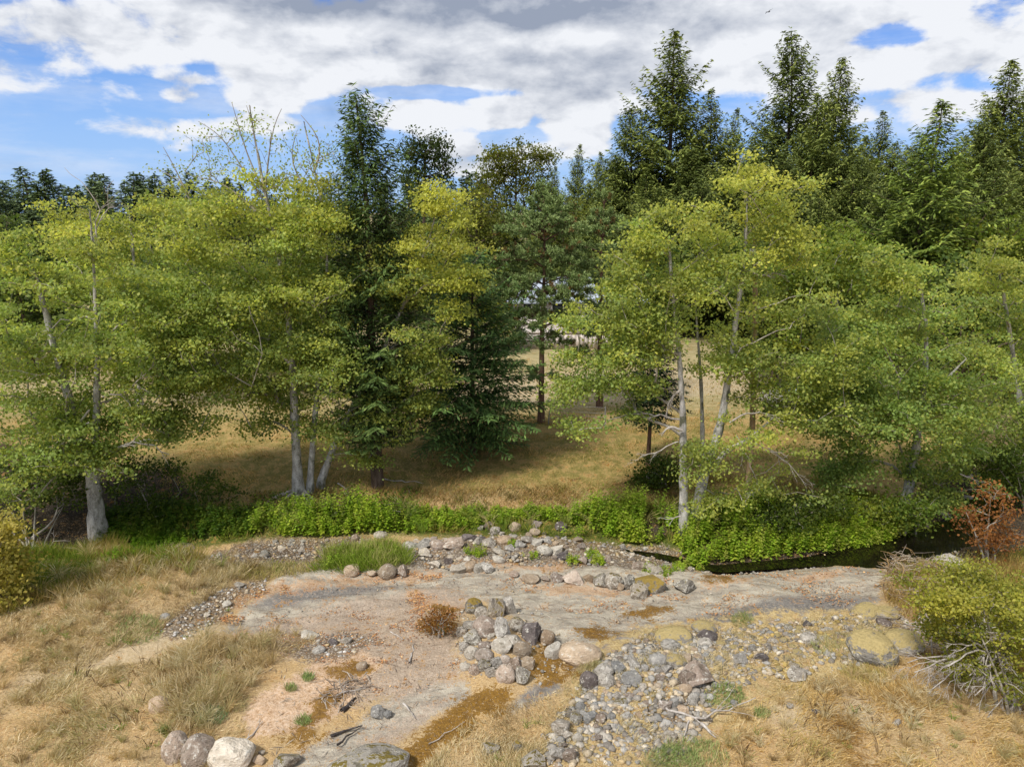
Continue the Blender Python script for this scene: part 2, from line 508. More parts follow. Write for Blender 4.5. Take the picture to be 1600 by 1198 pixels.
    lit = k.ramp(grain, [(0.35, (.28, .13, .05)), (0.5, (.50, .26, .11)), (0.68, (.62, .40, .22))])
    base = k.mix(lay('litter', 0.12, 4.2, 0.5), base, lit)
    ms = k.ramp(k.m('ADD', k.m('MULTIPLY', grain, 0.4), k.m('MULTIPLY', fine, 0.6)), [(0.34, (.055, .028, .005)), (0.5, (.17, .085, .010)), (0.62, (.28, .15, .018)), (0.75, (.36, .23, .05))])
    base = k.mix(lay('moss', 0.16, 2.9, 0.92), base, ms)
    # scattered specks: twigs, dry leaves and chips over everything
    sp = k.ss(k.noise(P, 31.0, 2, 0.5), 0.63, 0.69, 0.0, 0.7)
    base = k.mix(k.m('MULTIPLY', sp, k.m('SUBTRACT', 1.0, mead)), base, (.17, .10, .055))
    sp2 = k.ss(k.noise(k.vm('ADD', P, (7.3, 1.1, 0)), 37.0, 2, 0.5), 0.65, 0.71, 0.0, 0.65)
    base = k.mix(k.m('MULTIPLY', sp2, k.m('SUBTRACT', 1.0, mead)), base, (.60, .52, .42))
    hgt = k.m('ADD', k.m('MULTIPLY', fine, 0.6), k.m('ADD', k.m('MULTIPLY', grain, 0.3), k.m('MULTIPLY', mid, 0.6)))
    nrm = k.bump(hgt, 0.75, 0.08)
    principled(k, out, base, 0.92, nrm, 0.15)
    return m


def build_ground():
    xs = grid_axis(-16.5, 16.5, 0.10, 3200, 1.18)
    ys = grid_axis(9.5, 26.0, 0.09, 3200, 1.12)
    X, Y = np.meshgrid(xs, ys)
    x, y = X.ravel(), Y.ravel()
    z = height(x, y)
    far = np.hypot(x, y)
    z = z * np.clip(1 - (far - 400) / 600, 0, 1)
    nx, ny = len(xs), len(ys)
    i = np.arange(nx * ny).reshape(ny, nx)
    f = np.stack([i[:-1, :-1], i[:-1, 1:], i[1:, 1:], i[1:, :-1]], -1).reshape(-1, 4)
    bed = np.zeros(x.shape)
    masks = {}
    for name, (soft, polys) in REGIONS.items():
        mk = np.zeros(x.shape)
        for p in polys: mk = np.maximum(mk, poly_mask(p, x, y, soft))
        masks[name] = mk
    # small scale relief: hummocky grass, smooth rock bed
    rough = (1 - 0.85 * masks['bed']) * sstep(40, 25, y) * sstep(4, 8, y)
    z = z + rough * (0.09 * (fbm(x * 5.0, y * 5.0, 3) - 0.5))
    q = fbm(x * .7 + 5, y * 1.9 + 2, 4) * 11
    led = (np.floor(q) + sstep(.30, .70, q - np.floor(q))) / 11
    z = z + masks['bed'] * (0.55 * (led - .5) * .55 + .03 * (fbm(x * 4, y * 7, 3) - .5)) * sstep(30, 26, y)
    me = np_mesh('ground', np.stack([x, y, z], -1), f, True)
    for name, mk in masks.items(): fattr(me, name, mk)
    s = y - creek_y(x)
    fattr(me, 'meadow', sstep(1.5, 3.5, s))
    fattr(me, 'far_field', sstep(29, 36, y))
    return link('ground', me, ground_material(), kind='structure')


build_ground()

# water in the creek: a sheet that the channel cuts off
def build_water():
    xs = np.linspace(3.6, _cx[-1] + 6, 120)
    yc = creek_y(xs)
    w = np.interp(xs, [3.6, 4.6, 7, 9.4, 10.6, 11.3, 13, 20], [0.05, 0.20, 0.24, 0.3, 1.1, 1.9, 1.7, 1.7])
    rows = []
    for t in np.linspace(-1, 1, 9):
        rows.append(np.stack([xs, yc + t * w, np.full_like(xs, -0.545)], -1))
    V = np.concatenate(rows); n = len(xs)
    i = np.arange(9 * n).reshape(9, n)
    f = np.stack([i[:-1, :-1], i[:-1, 1:], i[1:, 1:], i[1:, :-1]], -1).reshape(-1, 4)
    m, k, out = new_mat('creek_water')
    tc = k.n('ShaderNodeTexCoord')
    nn = k.noise(k.scale_vec(tc.outputs['Object'], (1, 2, 1)), 3.0, 3)
    principled(k, out, k.ramp(k.noise(tc.outputs['Object'], 1.6, 3), [(0.3, (.003, .003, .002)), (0.7, (.010, .008, .004))]), 0.06, k.bump(nn, 0.12, 0.03), 0.4)
    return link('water', np_mesh('water', V, f, True), m, kind='structure')


build_water()

# ------------------------------------------------------------------ tubes, cards, rocks
def tube(P, r, k=6, cap=False):
    P = np.asarray(P, float); r = np.asarray(r, float); n = len(P)
    T = np.gradient(P, axis=0); T /= np.linalg.norm(T, axis=1, keepdims=True) + 1e-9
    ref = np.array([0.31, 0.95, 0.05]) if abs(T[:, 2]).mean() > 0.7 else np.array([0.0, 0.05, 1.0])
    A = np.cross(T, ref); A /= np.linalg.norm(A, axis=1, keepdims=True) + 1e-9
    B = np.cross(T, A)
    th = np.arange(k) * 2 * math.pi / k
    V = P[:, None] + r[:, None, None] * (A[:, None] * np.cos(th)[None, :, None] + B[:, None] * np.sin(th)[None, :, None])
    i = np.arange(n * k).reshape(n, k)
    j = np.roll(i, -1, 1)
    f = np.stack([i[:-1], j[:-1], j[1:], i[1:]], -1).reshape(-1, 4)
    return V.reshape(-1, 3), f


class Acc:
    def __init__(self): self.v = []; self.f = []; self.n = 0; self.c = []

    def add(self, V, F, C=None):
        self.v.append(V); self.f.append(F + self.n); self.n += len(V)
        if C is not None: self.c.append(np.broadcast_to(C, (len(V), 3)))

    def mesh(self, name, smooth=True):
        if not self.v: return None
        me = np_mesh(name, np.concatenate(self.v), np.concatenate(self.f), smooth)
        if self.c: cattr(me, 'tint', np.concatenate(self.c))
        return me


def unit(a): return a / (np.linalg.norm(a, axis=-1, keepdims=True) + 1e-9)


def cards(C, D, N, L, W, fold=0.12):
    """leaf-shaped quads: centre C, long axis D, face normal N, length L, width W"""
    D = unit(D); S = unit(np.cross(N, D)); Nn = np.cross(D, S)
    L = np.asarray(L)[:, None]; W = np.asarray(W)[:, None]
    V = np.stack([C - D * L * 0.5, C + S * W * 0.5 + D * L * 0.06 + Nn * W * fold, C + D * L * 0.5, C - S * W * 0.5 + D * L * 0.06 + Nn * W * fold], 1).reshape(-1, 3)
    f = np.arange(len(C) * 4).reshape(-1, 4)
    return V, f


def rvec(rng, n): return unit(rng.normal(size=(n, 3)))


def leaf_material(name, trans=0.35, rough=0.55, spec=0.25, boost=1.25):
    m, k, out = new_mat(name)
    c = k.attr('tint', 'Color')
    p = k.n('ShaderNodeBsdfPrincipled')
    k.put(p.inputs['Base Color'], c); p.inputs['Roughness'].default_value = rough
    p.inputs['Specular IOR Level'].default_value = spec
    t = k.n('ShaderNodeBsdfTranslucent')
    k.put(t.inputs[0], k.mix(1.0, c, (boost * 0.98, boost * 1.02, boost * 0.6), 'MULTIPLY'))
    mx = k.n('ShaderNodeMixShader'); mx.inputs[0].default_value = trans
    k.L.new(p.outputs[0], mx.inputs[1]); k.L.new(t.outputs[0], mx.inputs[2])
    k.L.new(mx.outputs[0], out.inputs[0])
    return m


def bark_material(name, c0, c1, c2, scale=6.0, patch=(.06, .05, .035), patch_amt=0.0, stretch=(1, 1, 0.35)):
    m, k, out = new_mat(name)
    tc = k.n('ShaderNodeTexCoord'); P = tc.outputs['Object']
    n = k.noise(k.scale_vec(P, stretch), scale, 5, 0.65, 0.4)
    n2 = k.noise(P, 26.0, 3, 0.6)
    col = k.ramp(k.m('ADD', k.m('MULTIPLY', n, 0.65), k.m('MULTIPLY', n2, 0.35)), [(0.36, c0), (0.5, c1), (0.64, c2)])
    if patch_amt > 0:
        pm = k.ss(k.noise(k.scale_vec(P, (1, 1, 0.6)), 3.2, 4, 0.6), 0.60 - 0.1 * patch_amt, 0.66)
        col = k.mix(k.m('MULTIPLY', pm, 0.85), col, patch)
    principled(k, out, col, 0.88, k.bump(k.m('ADD', n, k.m('MULTIPLY', n2, 0.5)), 0.8, 0.03), 0.2)
    return m


M_ALDER = bark_material('alder_bark', (.16, .15, .13), (.38, .36, .33), (.58, .56, .53), 7.0, (.07, .075, .035), 0.8)
M_TWIG = bark_material('twig_bark', (.16, .14, .11), (.30, .27, .22), (.44, .40, .34), 5.0)
M_DEAD = bark_material('dead_wood', (.22, .19, .16), (.40, .36, .32), (.56, .52, .47), 6.0)
M_DARKW = bark_material('dark_wood', (.025, .02, .018), (.06, .05, .045), (.13, .11, .10), 6.0)
M_FIRB = bark_material('fir_bark', (.04, .028, .02), (.10, .07, .05), (.17, .13, .10), 5.0)
M_PINEB = bark_material('pine_bark', (.05, .03, .02), (.13, .075, .05), (.24, .15, .10), 5.0)
M_LEAF = leaf_material('alder_leaves', 0.52, boost=1.35)
M_NEEDLE = leaf_material('conifer_needles', 0.12, 0.6, 0.2)
M_GRASS = leaf_material('grass_blades', 0.30, 0.7, 0.1, 1.1)


# ------------------------------------------------------------------ broadleaf trees
def noise3(p, f, seed):
    return (fbm(p[:, 0] * f + seed, p[:, 1] * f + seed * 2.3, 2) + fbm(p[:, 1] * f + 7 + seed, p[:, 2] * f + 3, 2) + fbm(p[:, 2] * f + 11, p[:, 0] * f + seed, 2)) / 3 - 0.5


def resample(P, step):
    P = np.asarray(P, float)
    # smooth through the points, then even spacing
    d = np.r_[0, np.cumsum(np.linalg.norm(np.diff(P, axis=0), axis=1))]
    n = max(3, int(d[-1] / step))
    t = np.linspace(0, d[-1], n)
    Q = np.stack([np.interp(t, d, P[:, i]) for i in range(3)], -1)
    for _ in range(3):
        Q[1:-1] = 0.25 * Q[:-2] + 0.5 * Q[1:-1] + 0.25 * Q[2:]
    return Q


def grow(stems, targets, rng, rise=0.45, tip=0.0065, step=0.35):
    """branches that join every target to the stems, thickened by how much they carry"""
    pos, par, rad = [], [], []
    for (P, r0, r1) in stems:
        Q = resample(P, step)
        rr = r0 + (r1 - r0) * np.linspace(0, 1, len(Q)) ** 0.8
        for i, q in enumerate(Q):
            pos.append(q); par.append(len(pos) - 2 if i else -1); rad.append(rr[i])
    nstem = len(pos)
    SP = np.array(pos)
    T = np.asarray(targets)
    key = np.array([np.min(np.linalg.norm(SP - t, axis=1)) for t in T])
    order = np.argsort(key + rng.normal(0, 0.25, len(T)))
    cap = nstem + 3 * len(T) + 5
    NP = np.zeros((cap, 3)); NP[:nstem] = SP; n = nstem
    paths = []
    zmin = SP[:, 2].min() + 0.12 * (SP[:, 2].max() - SP[:, 2].min())
    for ti in order:
        p = T[ti]
        dv = p - NP[:n]
        hd = np.hypot(dv[:, 0], dv[:, 1]); d = np.linalg.norm(dv, axis=1)
        cost = d + 1.1 * np.maximum(0, rise * hd - dv[:, 2]) + 3.0 * np.maximum(0, zmin - NP[:n, 2])
        q = int(np.argmin(cost))
        a = NP[q]; L = d[q]
        mid = 0.5 * (a + p) + np.array([0, 0, 0.14 * L]) + rng.normal(0, 0.07 * L, 3)
        ids = [q]
        for t in (0.36, 0.7, 1.0):
            b = (1 - t) ** 2 * a + 2 * t * (1 - t) * mid + t * t * p + (rng.normal(0, 0.025 * L, 3) if t < 1 else 0)
            NP[n] = b; par.append(ids[-1]); ids.append(n); n += 1
        paths.append((ti, ids))
    cnt = np.zeros(n)
    for ti, ids in paths: cnt[ids[-1]] += 1
    for i in range(n - 1, nstem - 1, -1):
        cnt[par[i]] += cnt[i]
    r = tip * np.maximum(cnt, 1) ** 0.48
    r[:nstem] = np.array(rad)
    return NP[:n], np.array(par), r, paths, nstem


def lobe_targets(lobes, Y, rng):
    T, info = [], []
    for lb in lobes:
        u, v, ru, rv, n, yel = lb[:6]
        dy = lb[6] if len(lb) > 6 else 0.0
        YY = Y + dy
        c = at(u, v, YY); sc = px2m(YY, v)
        dirs = rvec(rng, n); rr = rng.random(n) ** 0.42
        dep = lb[7] if len(lb) > 7 else min(ru * sc, 2.4)
        q = c + dirs * rr[:, None] * np.array([ru * sc, dep, rv * sc])
        T.append(q); info.append(np.full(n, yel))
    return np.concatenate(T), np.concatenate(info)


def leaf_colors(rng, n, yel, pal):
    """pal: dark, mid, yellow tints"""
    a, b, c = [np.array(x) for x in pal]
    t = np.clip(rng.normal(0.5, 0.28, n), 0, 1)[:, None]
    y = np.clip(yel + rng.normal(0, 0.22, n), 0, 1)[:, None]
    col = a * (1 - t) + b * t
    col = col * (1 - y) + c * y
    return col * rng.uniform(0.8, 1.2, (n, 1))


ALDER_PAL = ((.150, .215, .048), (.315, .405, .115), (.50, .485, .095))


def broadleaf(name, label, cat, stems, lobes, Y, seed, leaves=60, size=0.085, spread=0.30, pal=ALDER_PAL, bark=None, twig=None, group=None,
              droop=0.0, bare=(), leaf_mat=None, rise=0.45, tip=0.0065, world=False, sides=9):
    """stems: [(list of points, base radius, top radius)]; lobes of foliage; bare: dead leafless branch targets"""
    rng = np.random.default_rng(seed)
    base = np.array(stems[0][0][0], float)
    root = empty(name, base, label, cat, group)
    if world: T, yel = lobes
    else: T, yel = lobe_targets(lobes, Y, rng)
    if not world and len(T) > 120 and Y < 40:
        f = noise3(T * np.array([1, 1, 1.7]), 0.85, seed * 1.7)
        keep = f > np.quantile(f, 0.36)
        spread = spread * 0.80
        T, yel = T[keep], yel[keep]
        T = T + unit(T - T.mean(0)) * (np.abs(rng.normal(0, .2, (len(T), 1))))
        leaves = leaves * 1.25
    NP, par, r, paths, nstem = grow(stems, T, rng, rise, tip)
    for (P, r0, r1) in stems:
        Q = resample(P, 0.3)
        rr = r0 + (r1 - r0) * np.linspace(0, 1, len(Q)) ** 0.8
        rr = rr * (1 + 0.10 * rng.normal(size=len(Q)) * 0.5)
        flare = np.exp(-np.arange(len(Q)) * 0.9); rr = rr * (1 + 0.35 * flare)
        Q[0, 2] -= 0.25
        V, F = tube(Q - base, rr, sides)
        V += 0.06 * r0 * rng.normal(size=V.shape)
        link('trunk', np_mesh('trunk', V, F, True), bark or M_ALDER, root)
    accs = {}
    owner = np.zeros(len(NP), int); c = 0
    for si, (P, r0, r1) in enumerate(stems):
        q = len(resample(P, 0.35)); owner[c:c + q] = si; c += q
    for ti, ids in paths:
        owner[ids[1:]] = owner[ids[0]]
        rr = r[ids].copy(); rr[0] = min(rr[0], rr[1] * 1.25)
        V, F = tube(NP[ids] - base, np.maximum(rr, 0.004), 4 if rr[1] < 0.03 else 6)
        accs.setdefault(owner[ids[0]], Acc()).add(V, F)
    for acc in accs.values(): link('limbs', acc.mesh('limbs'), twig or M_TWIG, root, kind='stuff')
    # leaves
    leaves = leaves * 1.55; size = size * 1.17
    n_per = np.maximum(3, (leaves * rng.uniform(0.5, 1.5, len(T)))).astype(int)
    idx = np.repeat(np.arange(len(T)), n_per)
    N = len(idx)
    endseg = np.zeros((len(T), 3))
    for ti, ids in paths: endseg[ti] = NP[ids[-2]] - NP[ids[-1]]
    off = rng.normal(size=(N, 3)) * spread * np.array([1.15, 1.15, 0.42])
    tt = rng.random(N)[:, None] ** 1.5 * 0.9
    C = T[idx] + endseg[idx] * tt + off
    C[:, 2] -= droop * np.abs(rng.normal(size=N))
    nr = unit(rvec(rng, N) * 0.9 + np.array([0, -0.25, 0.7]))
    D = np.cross(nr, rvec(rng, N))
    Ls = size * rng.uniform(0.65, 1.3, N)
    V, F = cards(C - base, D, nr, Ls, Ls * rng.uniform(0.6, 0.85, N))
    cl = rng.normal(0, 0.16, len(T))
    col = leaf_colors(rng, N, (yel + cl)[idx], pal) * rng.uniform(.72, 1.25, len(T))[idx][:, None]
    me = np_mesh('crown', V, F, False)
    cattr(me, 'tint', np.repeat(col, 4, 0))
    link('crown', me, leaf_mat or M_LEAF, root)
    if len(bare):
        for (pts, r0) in bare:
            acc = Acc()
            twigs(acc, np.asarray(pts) - base, r0, rng, 2)
            link('dead_branch', acc.mesh('dead_branch'), M_DEAD, root)
    return root


def twigs(acc, P, r0, rng, depth, nsub=5, fan=0.55, k=5, droop=0.1):
    """a bare branch along P with side twigs"""
    Q = resample(P, max(0.1, np.linalg.norm(P[-1] - P[0]) / 9))
    L = np.linalg.norm(np.diff(Q, axis=0), axis=1).sum()
    Q[1:] += rng.normal(0, 0.018 * L, (len(Q) - 1, 3))
    rr = r0 * np.linspace(1, 0.25, len(Q))
    V, F = tube(Q, np.maximum(rr, 0.003), k)
    acc.add(V, F)
    if depth <= 0: return
    for _ in range(nsub):
        i = rng.integers(max(1, len(Q) // 4), len(Q) - 1)
        d = unit(Q[i] - Q[i - 1])
        side = rvec(rng, 1)[0]; side -= d * np.dot(side, d)
        nd = unit(d + unit(side) * fan * rng.uniform(0.7, 1.6))
        l = L * rng.uniform(0.25, 0.5) * (1 - 0.5 * i / len(Q))
        end = Q[i] + nd * l + np.array([0, 0, -droop * l])
        twigs(acc, np.array([Q[i], Q[i] + nd * l * 0.5, end]), rr[i] * 0.6, rng, depth - 1, max(2, nsub - 2), fan, 4, droop)


# ------------------------------------------------------------------ conifers
def conifer_meshes(seed, H, Rr, z0=0.08, spacing=0.42, per=6, droop=0.25, cl=0.42, cw=0.12, dens=1.0, shape=0.8, lean=0.0, gappy=0.2,
                   pal=((.014, .030, .008), (.040, .066, .016), (.075, .105, .024)), twig_scale=0.42, tipup=0.25, topper=0.0):
    rng = np.random.default_rng(seed)
    tz = np.linspace(-0.3, H, 14)
    tr = np.maximum(0.02, 0.017 * H * (1 - np.clip(tz / H, 0, 1)) ** 0.9 + 0.01)
    TP = np.stack([0.02 * H * np.sin(tz * 0.3 + seed) * (tz / H) ** 2 + lean * tz, 0.01 * H * np.cos(tz * 0.25 + seed) * (tz / H), tz], -1)
    V, F = tube(TP, tr, 8)
    trunk = np_mesh('trunk', V, F, True)
    Cs, Ds, Ns, Ls, Ws, Ks = [], [], [], [], [], []
    br = Acc()
    z = z0 * H
    side_bias = rng.uniform(0.75, 1.15, 12)
    while z < H * 0.995:
        t = z / H
        prof = ((1 - t) ** shape) * min(1.0, 0.55 + 2.2 * max(0, t - z0)) + 0.015
        nb = max(3, int(per * (0.8 + 0.4 * rng.random())))
        a0 = rng.random() * 6.28
        for b in range(nb):
            if rng.random() < gappy * 0.6: continue
            az = a0 + b * 6.283 / nb + rng.normal(0, 0.22)
            L = Rr * prof * rng.uniform(0.62, 1.18) * side_bias[int((az % 6.283) / 6.283 * 12) % 12]
            if rng.random() < gappy * 0.4: L *= 0.6
            L = max(L, 0.10 * Rr * (1 - t) + 0.12)
            e0 = R(48) * t ** 1.6 + R(10) - R(18) * (1 - t) * (droop * 3)
            out = np.array([math.cos(az), math.sin(az), 0.0])
            perp = np.array([-math.sin(az), math.cos(az), 0.0])
            o = np.array([np.interp(z, tz, TP[:, 0]), np.interp(z, tz, TP[:, 1]), z])
            zz = z + rng.normal(0, spacing * 0.25); o[2] = zz
            ns = max(3, int(L / (cl * 0.40) * dens))
            s = (np.arange(ns) + rng.random(ns)) / ns
            s = 0.10 + 0.90 * s
            vert = np.tan(e0) * s * L - droop * L * (s ** 1.6) + tipup * L * s ** 3
            B = o + out * (s * L)[:, None] + np.array([0, 0, 1.0]) * vert[:, None] + perp * (0.05 * L * np.sin(3 * s + az))[:, None]
            if L > 1.0 and b % 2 == 0:
                ss_ = np.linspace(0, 1, 5); vv = np.tan(e0) * ss_ * L - droop * L * ss_ ** 1.6 + tipup * L * ss_ ** 3
                BP = o + out * (ss_ * L)[:, None] + np.array([0, 0, 1.0]) * vv[:, None]
                Vb, Fb = tube(BP, np.linspace(0.018, 0.006, 5) * (0.5 + L * 0.3), 3); br.add(Vb, Fb)
            for sd in (-1, 1):
                tl = twig_scale * L * (1 - s) ** 0.8 * rng.uniform(0.6, 1.2, ns) + cl * 0.55
                td = unit(out * 0.75 + perp * sd * 0.85 + np.array([0, 0, -0.10]) + rng.normal(0, 0.16, (ns, 3)))
                nc = np.maximum(1, np.round(tl / (cl * 0.72)).astype(int))
                ii = np.repeat(np.arange(ns), nc)
                kk = np.concatenate([np.arange(c) for c in nc])
                fr = (kk + 0.5) / nc[ii]
                C = B[ii] + td[ii] * (fr * tl[ii])[:, None] + np.array([0, 0, -0.16]) * (fr ** 2 * tl[ii])[:, None] + rng.normal(0, 0.05 * cl, (len(ii), 3))
                D = unit(td[ii] + np.array([0, 0, -0.22]) * fr[:, None] + rng.normal(0, 0.28, (len(ii), 3)))
                Nn = unit(np.array([0, 0, 1.0]) + rng.normal(0, 0.42, (len(ii), 3)))
                Cs.append(C); Ds.append(D); Ns.append(Nn)
                l = cl * rng.uniform(0.7, 1.25, len(ii)); Ls.append(l); Ws.append(cw * rng.uniform(0.7, 1.3, len(ii)))
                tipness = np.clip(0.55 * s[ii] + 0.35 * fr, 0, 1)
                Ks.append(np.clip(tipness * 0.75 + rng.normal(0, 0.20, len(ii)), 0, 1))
        z += spacing * (0.55 + 0.55 * (1 - t)) * rng.uniform(0.75, 1.25)
    # leader
    nl = 10
    C = np.stack([np.full(nl, TP[-1, 0]), np.full(nl, TP[-1, 1]), np.linspace(H * 0.985, H + cl * 0.4, nl)], -1)
    Cs.append(C); Ds.append(unit(rvec(rng, nl) * 0.6 + np.array([0, 0, 0.7]))); Ns.append(rvec(rng, nl)); Ls.append(np.full(nl, cl * 0.7)); Ws.append(np.full(nl, cw * 0.7)); Ks.append(np.full(nl, 0.4))
    C, D, Nn, L, W, K = [np.concatenate(a) for a in (Cs, Ds, Ns, Ls, Ws, Ks)]
    V, F = cards(C, D, Nn, L, W, 0.18)
    me = np_mesh('crown', V, F, False)
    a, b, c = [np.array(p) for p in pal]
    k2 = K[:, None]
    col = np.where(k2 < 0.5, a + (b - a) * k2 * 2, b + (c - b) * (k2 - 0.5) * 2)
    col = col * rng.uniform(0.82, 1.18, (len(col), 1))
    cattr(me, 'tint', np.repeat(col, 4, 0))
    return trunk, me, br.mesh('branches')


def place_conifer(meshes, name, loc, rz, sc, label, group=None, bark=None, cat='tree', sz=None):
    root = empty(name, loc, label, cat, group)
    root.rotation_euler = (0, 0, rz)
    root.scale = (sc, sc, sz or sc)
    tr, cr, br = meshes
    link('trunk', tr, bark or M_FIRB, root)
    if br is not None: link('branches', br, bark or M_FIRB, root, kind='stuff')
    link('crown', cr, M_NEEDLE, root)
    return root


# ------------------------------------------------------------------ the alders along the creek
def st(Y, *pts):
    return [at(u, v, Y + (p[2] if len(p) > 2 else 0)) for p in pts for (u, v) in [p[:2]]]


def stem(Y, pts, r0, r1, base=None):
    P = [at(p[0], p[1], Y + (p[2] if len(p) > 2 else 0.0)) for p in pts]
    if base is not None: P = [base] + P
    return (P, r0, r1)


g1 = ground(154, 836); Y1 = g1[1]
broadleaf('alder_tree', 'spreading pale barked alder with forked trunk and dead grey limbs above the left bank', 'tree',
          [stem(Y1, [(147, 770), (143, 732), (122, 690), (104, 610), (78, 520), (60, 440)], 0.27, 0.05, g1),
           stem(Y1, [(143, 735), (150, 690), (152, 600), (150, 500), (146, 400), (140, 330)], 0.14, 0.012),
           stem(Y1, [(146, 735), (170, 705), (205, 690), (240, 684), (268, 690)], 0.12, 0.03)],
          [(150, 445, 150, 75, 95, .35), (55, 490, 120, 90, 75, .2), (245, 470, 80, 70, 50, .25), (50, 600, 115, 85, 75, .12), (215, 590, 105, 65, 60, .15),
           (120, 690, 150, 45, 70, .1), (150, 390, 80, 36, 24, .6), (20, 415, 70, 60, 35, .4), (250, 655, 60, 35, 26, .15), (-90, 520, 110, 130, 60, .2), (40, 735, 80, 30, 26, .05), (200, 540, 120, 60, 55, .2), (100, 660, 120, 45, 44, .12), (295, 600, 55, 50, 26, .2), (60, 560, 90, 60, 40, .15), (260, 520, 70, 50, 30, .25), (150, 600, 110, 50, 36, .2)],
          Y1, 1, leaves=62, size=0.088, spread=0.30,
          bare=[(st(Y1 - .5, (140, 640), (110, 690), (45, 722), (62, 745)), 0.035), (st(Y1 - 1, (160, 620), (200, 610), (235, 580), (245, 560)), 0.03),
                (st(Y1 - .6, (165, 705), (200, 692), (232, 690), (262, 712)), 0.05), (st(Y1 - 0.8, (140, 660), (110, 670), (75, 700)), 0.03), (st(Y1 - .8, (120, 600), (60, 580), (0, 578)), 0.03),
                (st(Y1, (150, 500), (120, 490), (20, 548)), 0.03), (st(Y1 + .3, (148, 400), (155, 340), (142, 290), (95, 258)), 0.022), (st(Y1 + .3, (148, 400), (160, 330), (176, 278)), 0.02)])

g2 = ground(466, 772); Y2 = g2[1]
g2b = ground(484, 768)
broadleaf('alder_tree', 'tall alder with two pale stems and sparse twiggy top rising above the skyline', 'tree',
          [stem(Y2, [(463, 700), (458, 600), (450, 490), (434, 390), (412, 290), (396, 205), (390, 165)], 0.19, 0.012, g2),
           stem(Y2 + .2, [(488, 700), (498, 580), (512, 450), (508, 340), (486, 240), (475, 190)], 0.13, 0.012, g2b)],
          [(430, 420, 135, 105, 110, .35), (330, 490, 105, 95, 75, .22), (300, 360, 85, 65, 52, .55), (420, 335, 120, 50, 58, .6), (505, 335, 65, 55, 36, .5), (520, 440, 65, 95, 52, .3),
           (495, 580, 90, 85, 62, .22), (385, 590, 110, 65, 58, .18), (320, 640, 65, 38, 26, .15), (500, 665, 55, 45, 22, .15), (270, 560, 60, 60, 30, .2), (400, 520, 115, 65, 66, .22), (440, 640, 70, 40, 28, .15), (340, 580, 80, 60, 36, .18), (520, 530, 60, 60, 34, .25), (300, 470, 70, 50, 30, .3), (360, 660, 60, 34, 22, .15), (430, 480, 90, 60, 36, .3)],
          Y2, 2, leaves=66, size=0.092, spread=0.34)
# the thin twigs of its top carry only a few leaves: a second, sparse lot parented to the same tree
def sparse_top(root_name, Y, stems_px, lobes, seed):
    rng = np.random.default_rng(seed)
    root = bpy.data.objects[root_name]; base = np.array(root.location)
    T, yel = lobe_targets(lobes, Y, rng)
    stems = [stem(Y, p, 0.035, 0.008) for p in stems_px]
    NP, par, r, paths, ns = grow(stems, T, rng, 0.6, 0.0065, 0.25)
    acc = Acc()
    for (P, a, b) in stems:
        Q = resample(P, 0.25); V, F = tube(Q - base, np.linspace(a, b, len(Q)), 5); acc.add(V, F)
    for ti, ids in paths:
        V, F = tube(NP[ids] - base, np.maximum(r[ids], 0.006) * np.linspace(1, .7, 4), 4); acc.add(V, F)
    link('top_twigs', acc.mesh('top_twigs'), M_TWIG, root, kind='stuff')
    idx = np.repeat(np.arange(len(T)), rng.integers(3, 15, len(T))); N = len(idx)
    C = T[idx] + rng.normal(size=(N, 3)) * 0.17
    V, F = cards(C - base, rvec(rng, N), rvec(rng, N), 0.085 * rng.uniform(.7, 1.3, N), 0.06 * rng.uniform(.7, 1.2, N))
    me = np_mesh('top_leaves', V, F); cattr(me, 'tint', np.repeat(leaf_colors(rng, N, np.full(N, .25), ALDER_PAL), 4, 0))
    link('top_leaves', me, M_LEAF, root, kind='stuff')


sparse_top('alder_tree.001', Y2, [[(412, 300), (385, 240), (362, 160)], [(412, 300), (400, 230), (395, 190), (385, 165)], [(414, 300), (420, 240), (428, 190), (440, 170)],
                                  [(410, 310), (370, 250), (345, 210), (310, 190)], [(400, 330), (350, 285), (300, 275)], [(490, 270), (505, 230), (490, 200), (470, 180)], [(480, 300), (450, 250), (462, 210)],
                                  [(300, 320), (275, 265), (255, 230)]],
           [(340, 225, 55, 38, 36, .2), (375, 185, 30, 30, 14, .2), (420, 215, 40, 30, 18, .2), (330, 270, 60, 22, 26, .2), (470, 235, 45, 40, 34, .2), (505, 255, 45, 45, 34, .3), (430, 270, 60, 22, 30, .3), (255, 265, 30, 25, 8, .2)], 22)

g3 = ground(499, 760); Y3 = g3[1]
broadleaf('alder_tree', 'slender alder leaning right across the dark spruce with yellowing top', 'tree',
          [stem(Y3 - .2, [(520, 700), (548, 640), (592, 560), (638, 460), (672, 370), (686, 310)], 0.14, 0.015, g3)],
          [(690, 395, 62, 75, 52, .75), (640, 490, 85, 70, 58, .4), (590, 570, 75, 75, 58, .3), (560, 660, 60, 50, 32, .2), (690, 325, 34, 34, 16, .85), (600, 430, 50, 45, 26, .5), (640, 590, 50, 45, 28, .25), (575, 700, 45, 30, 16, .2), (605, 640, 70, 45, 36, .25), (640, 545, 60, 55, 34, .3), (545, 600, 60, 60, 34, .25), (720, 440, 40, 40, 20, .6), (660, 600, 40, 50, 20, .3)],
          Y3 - .3, 3, leaves=60, size=0.088, spread=0.30)

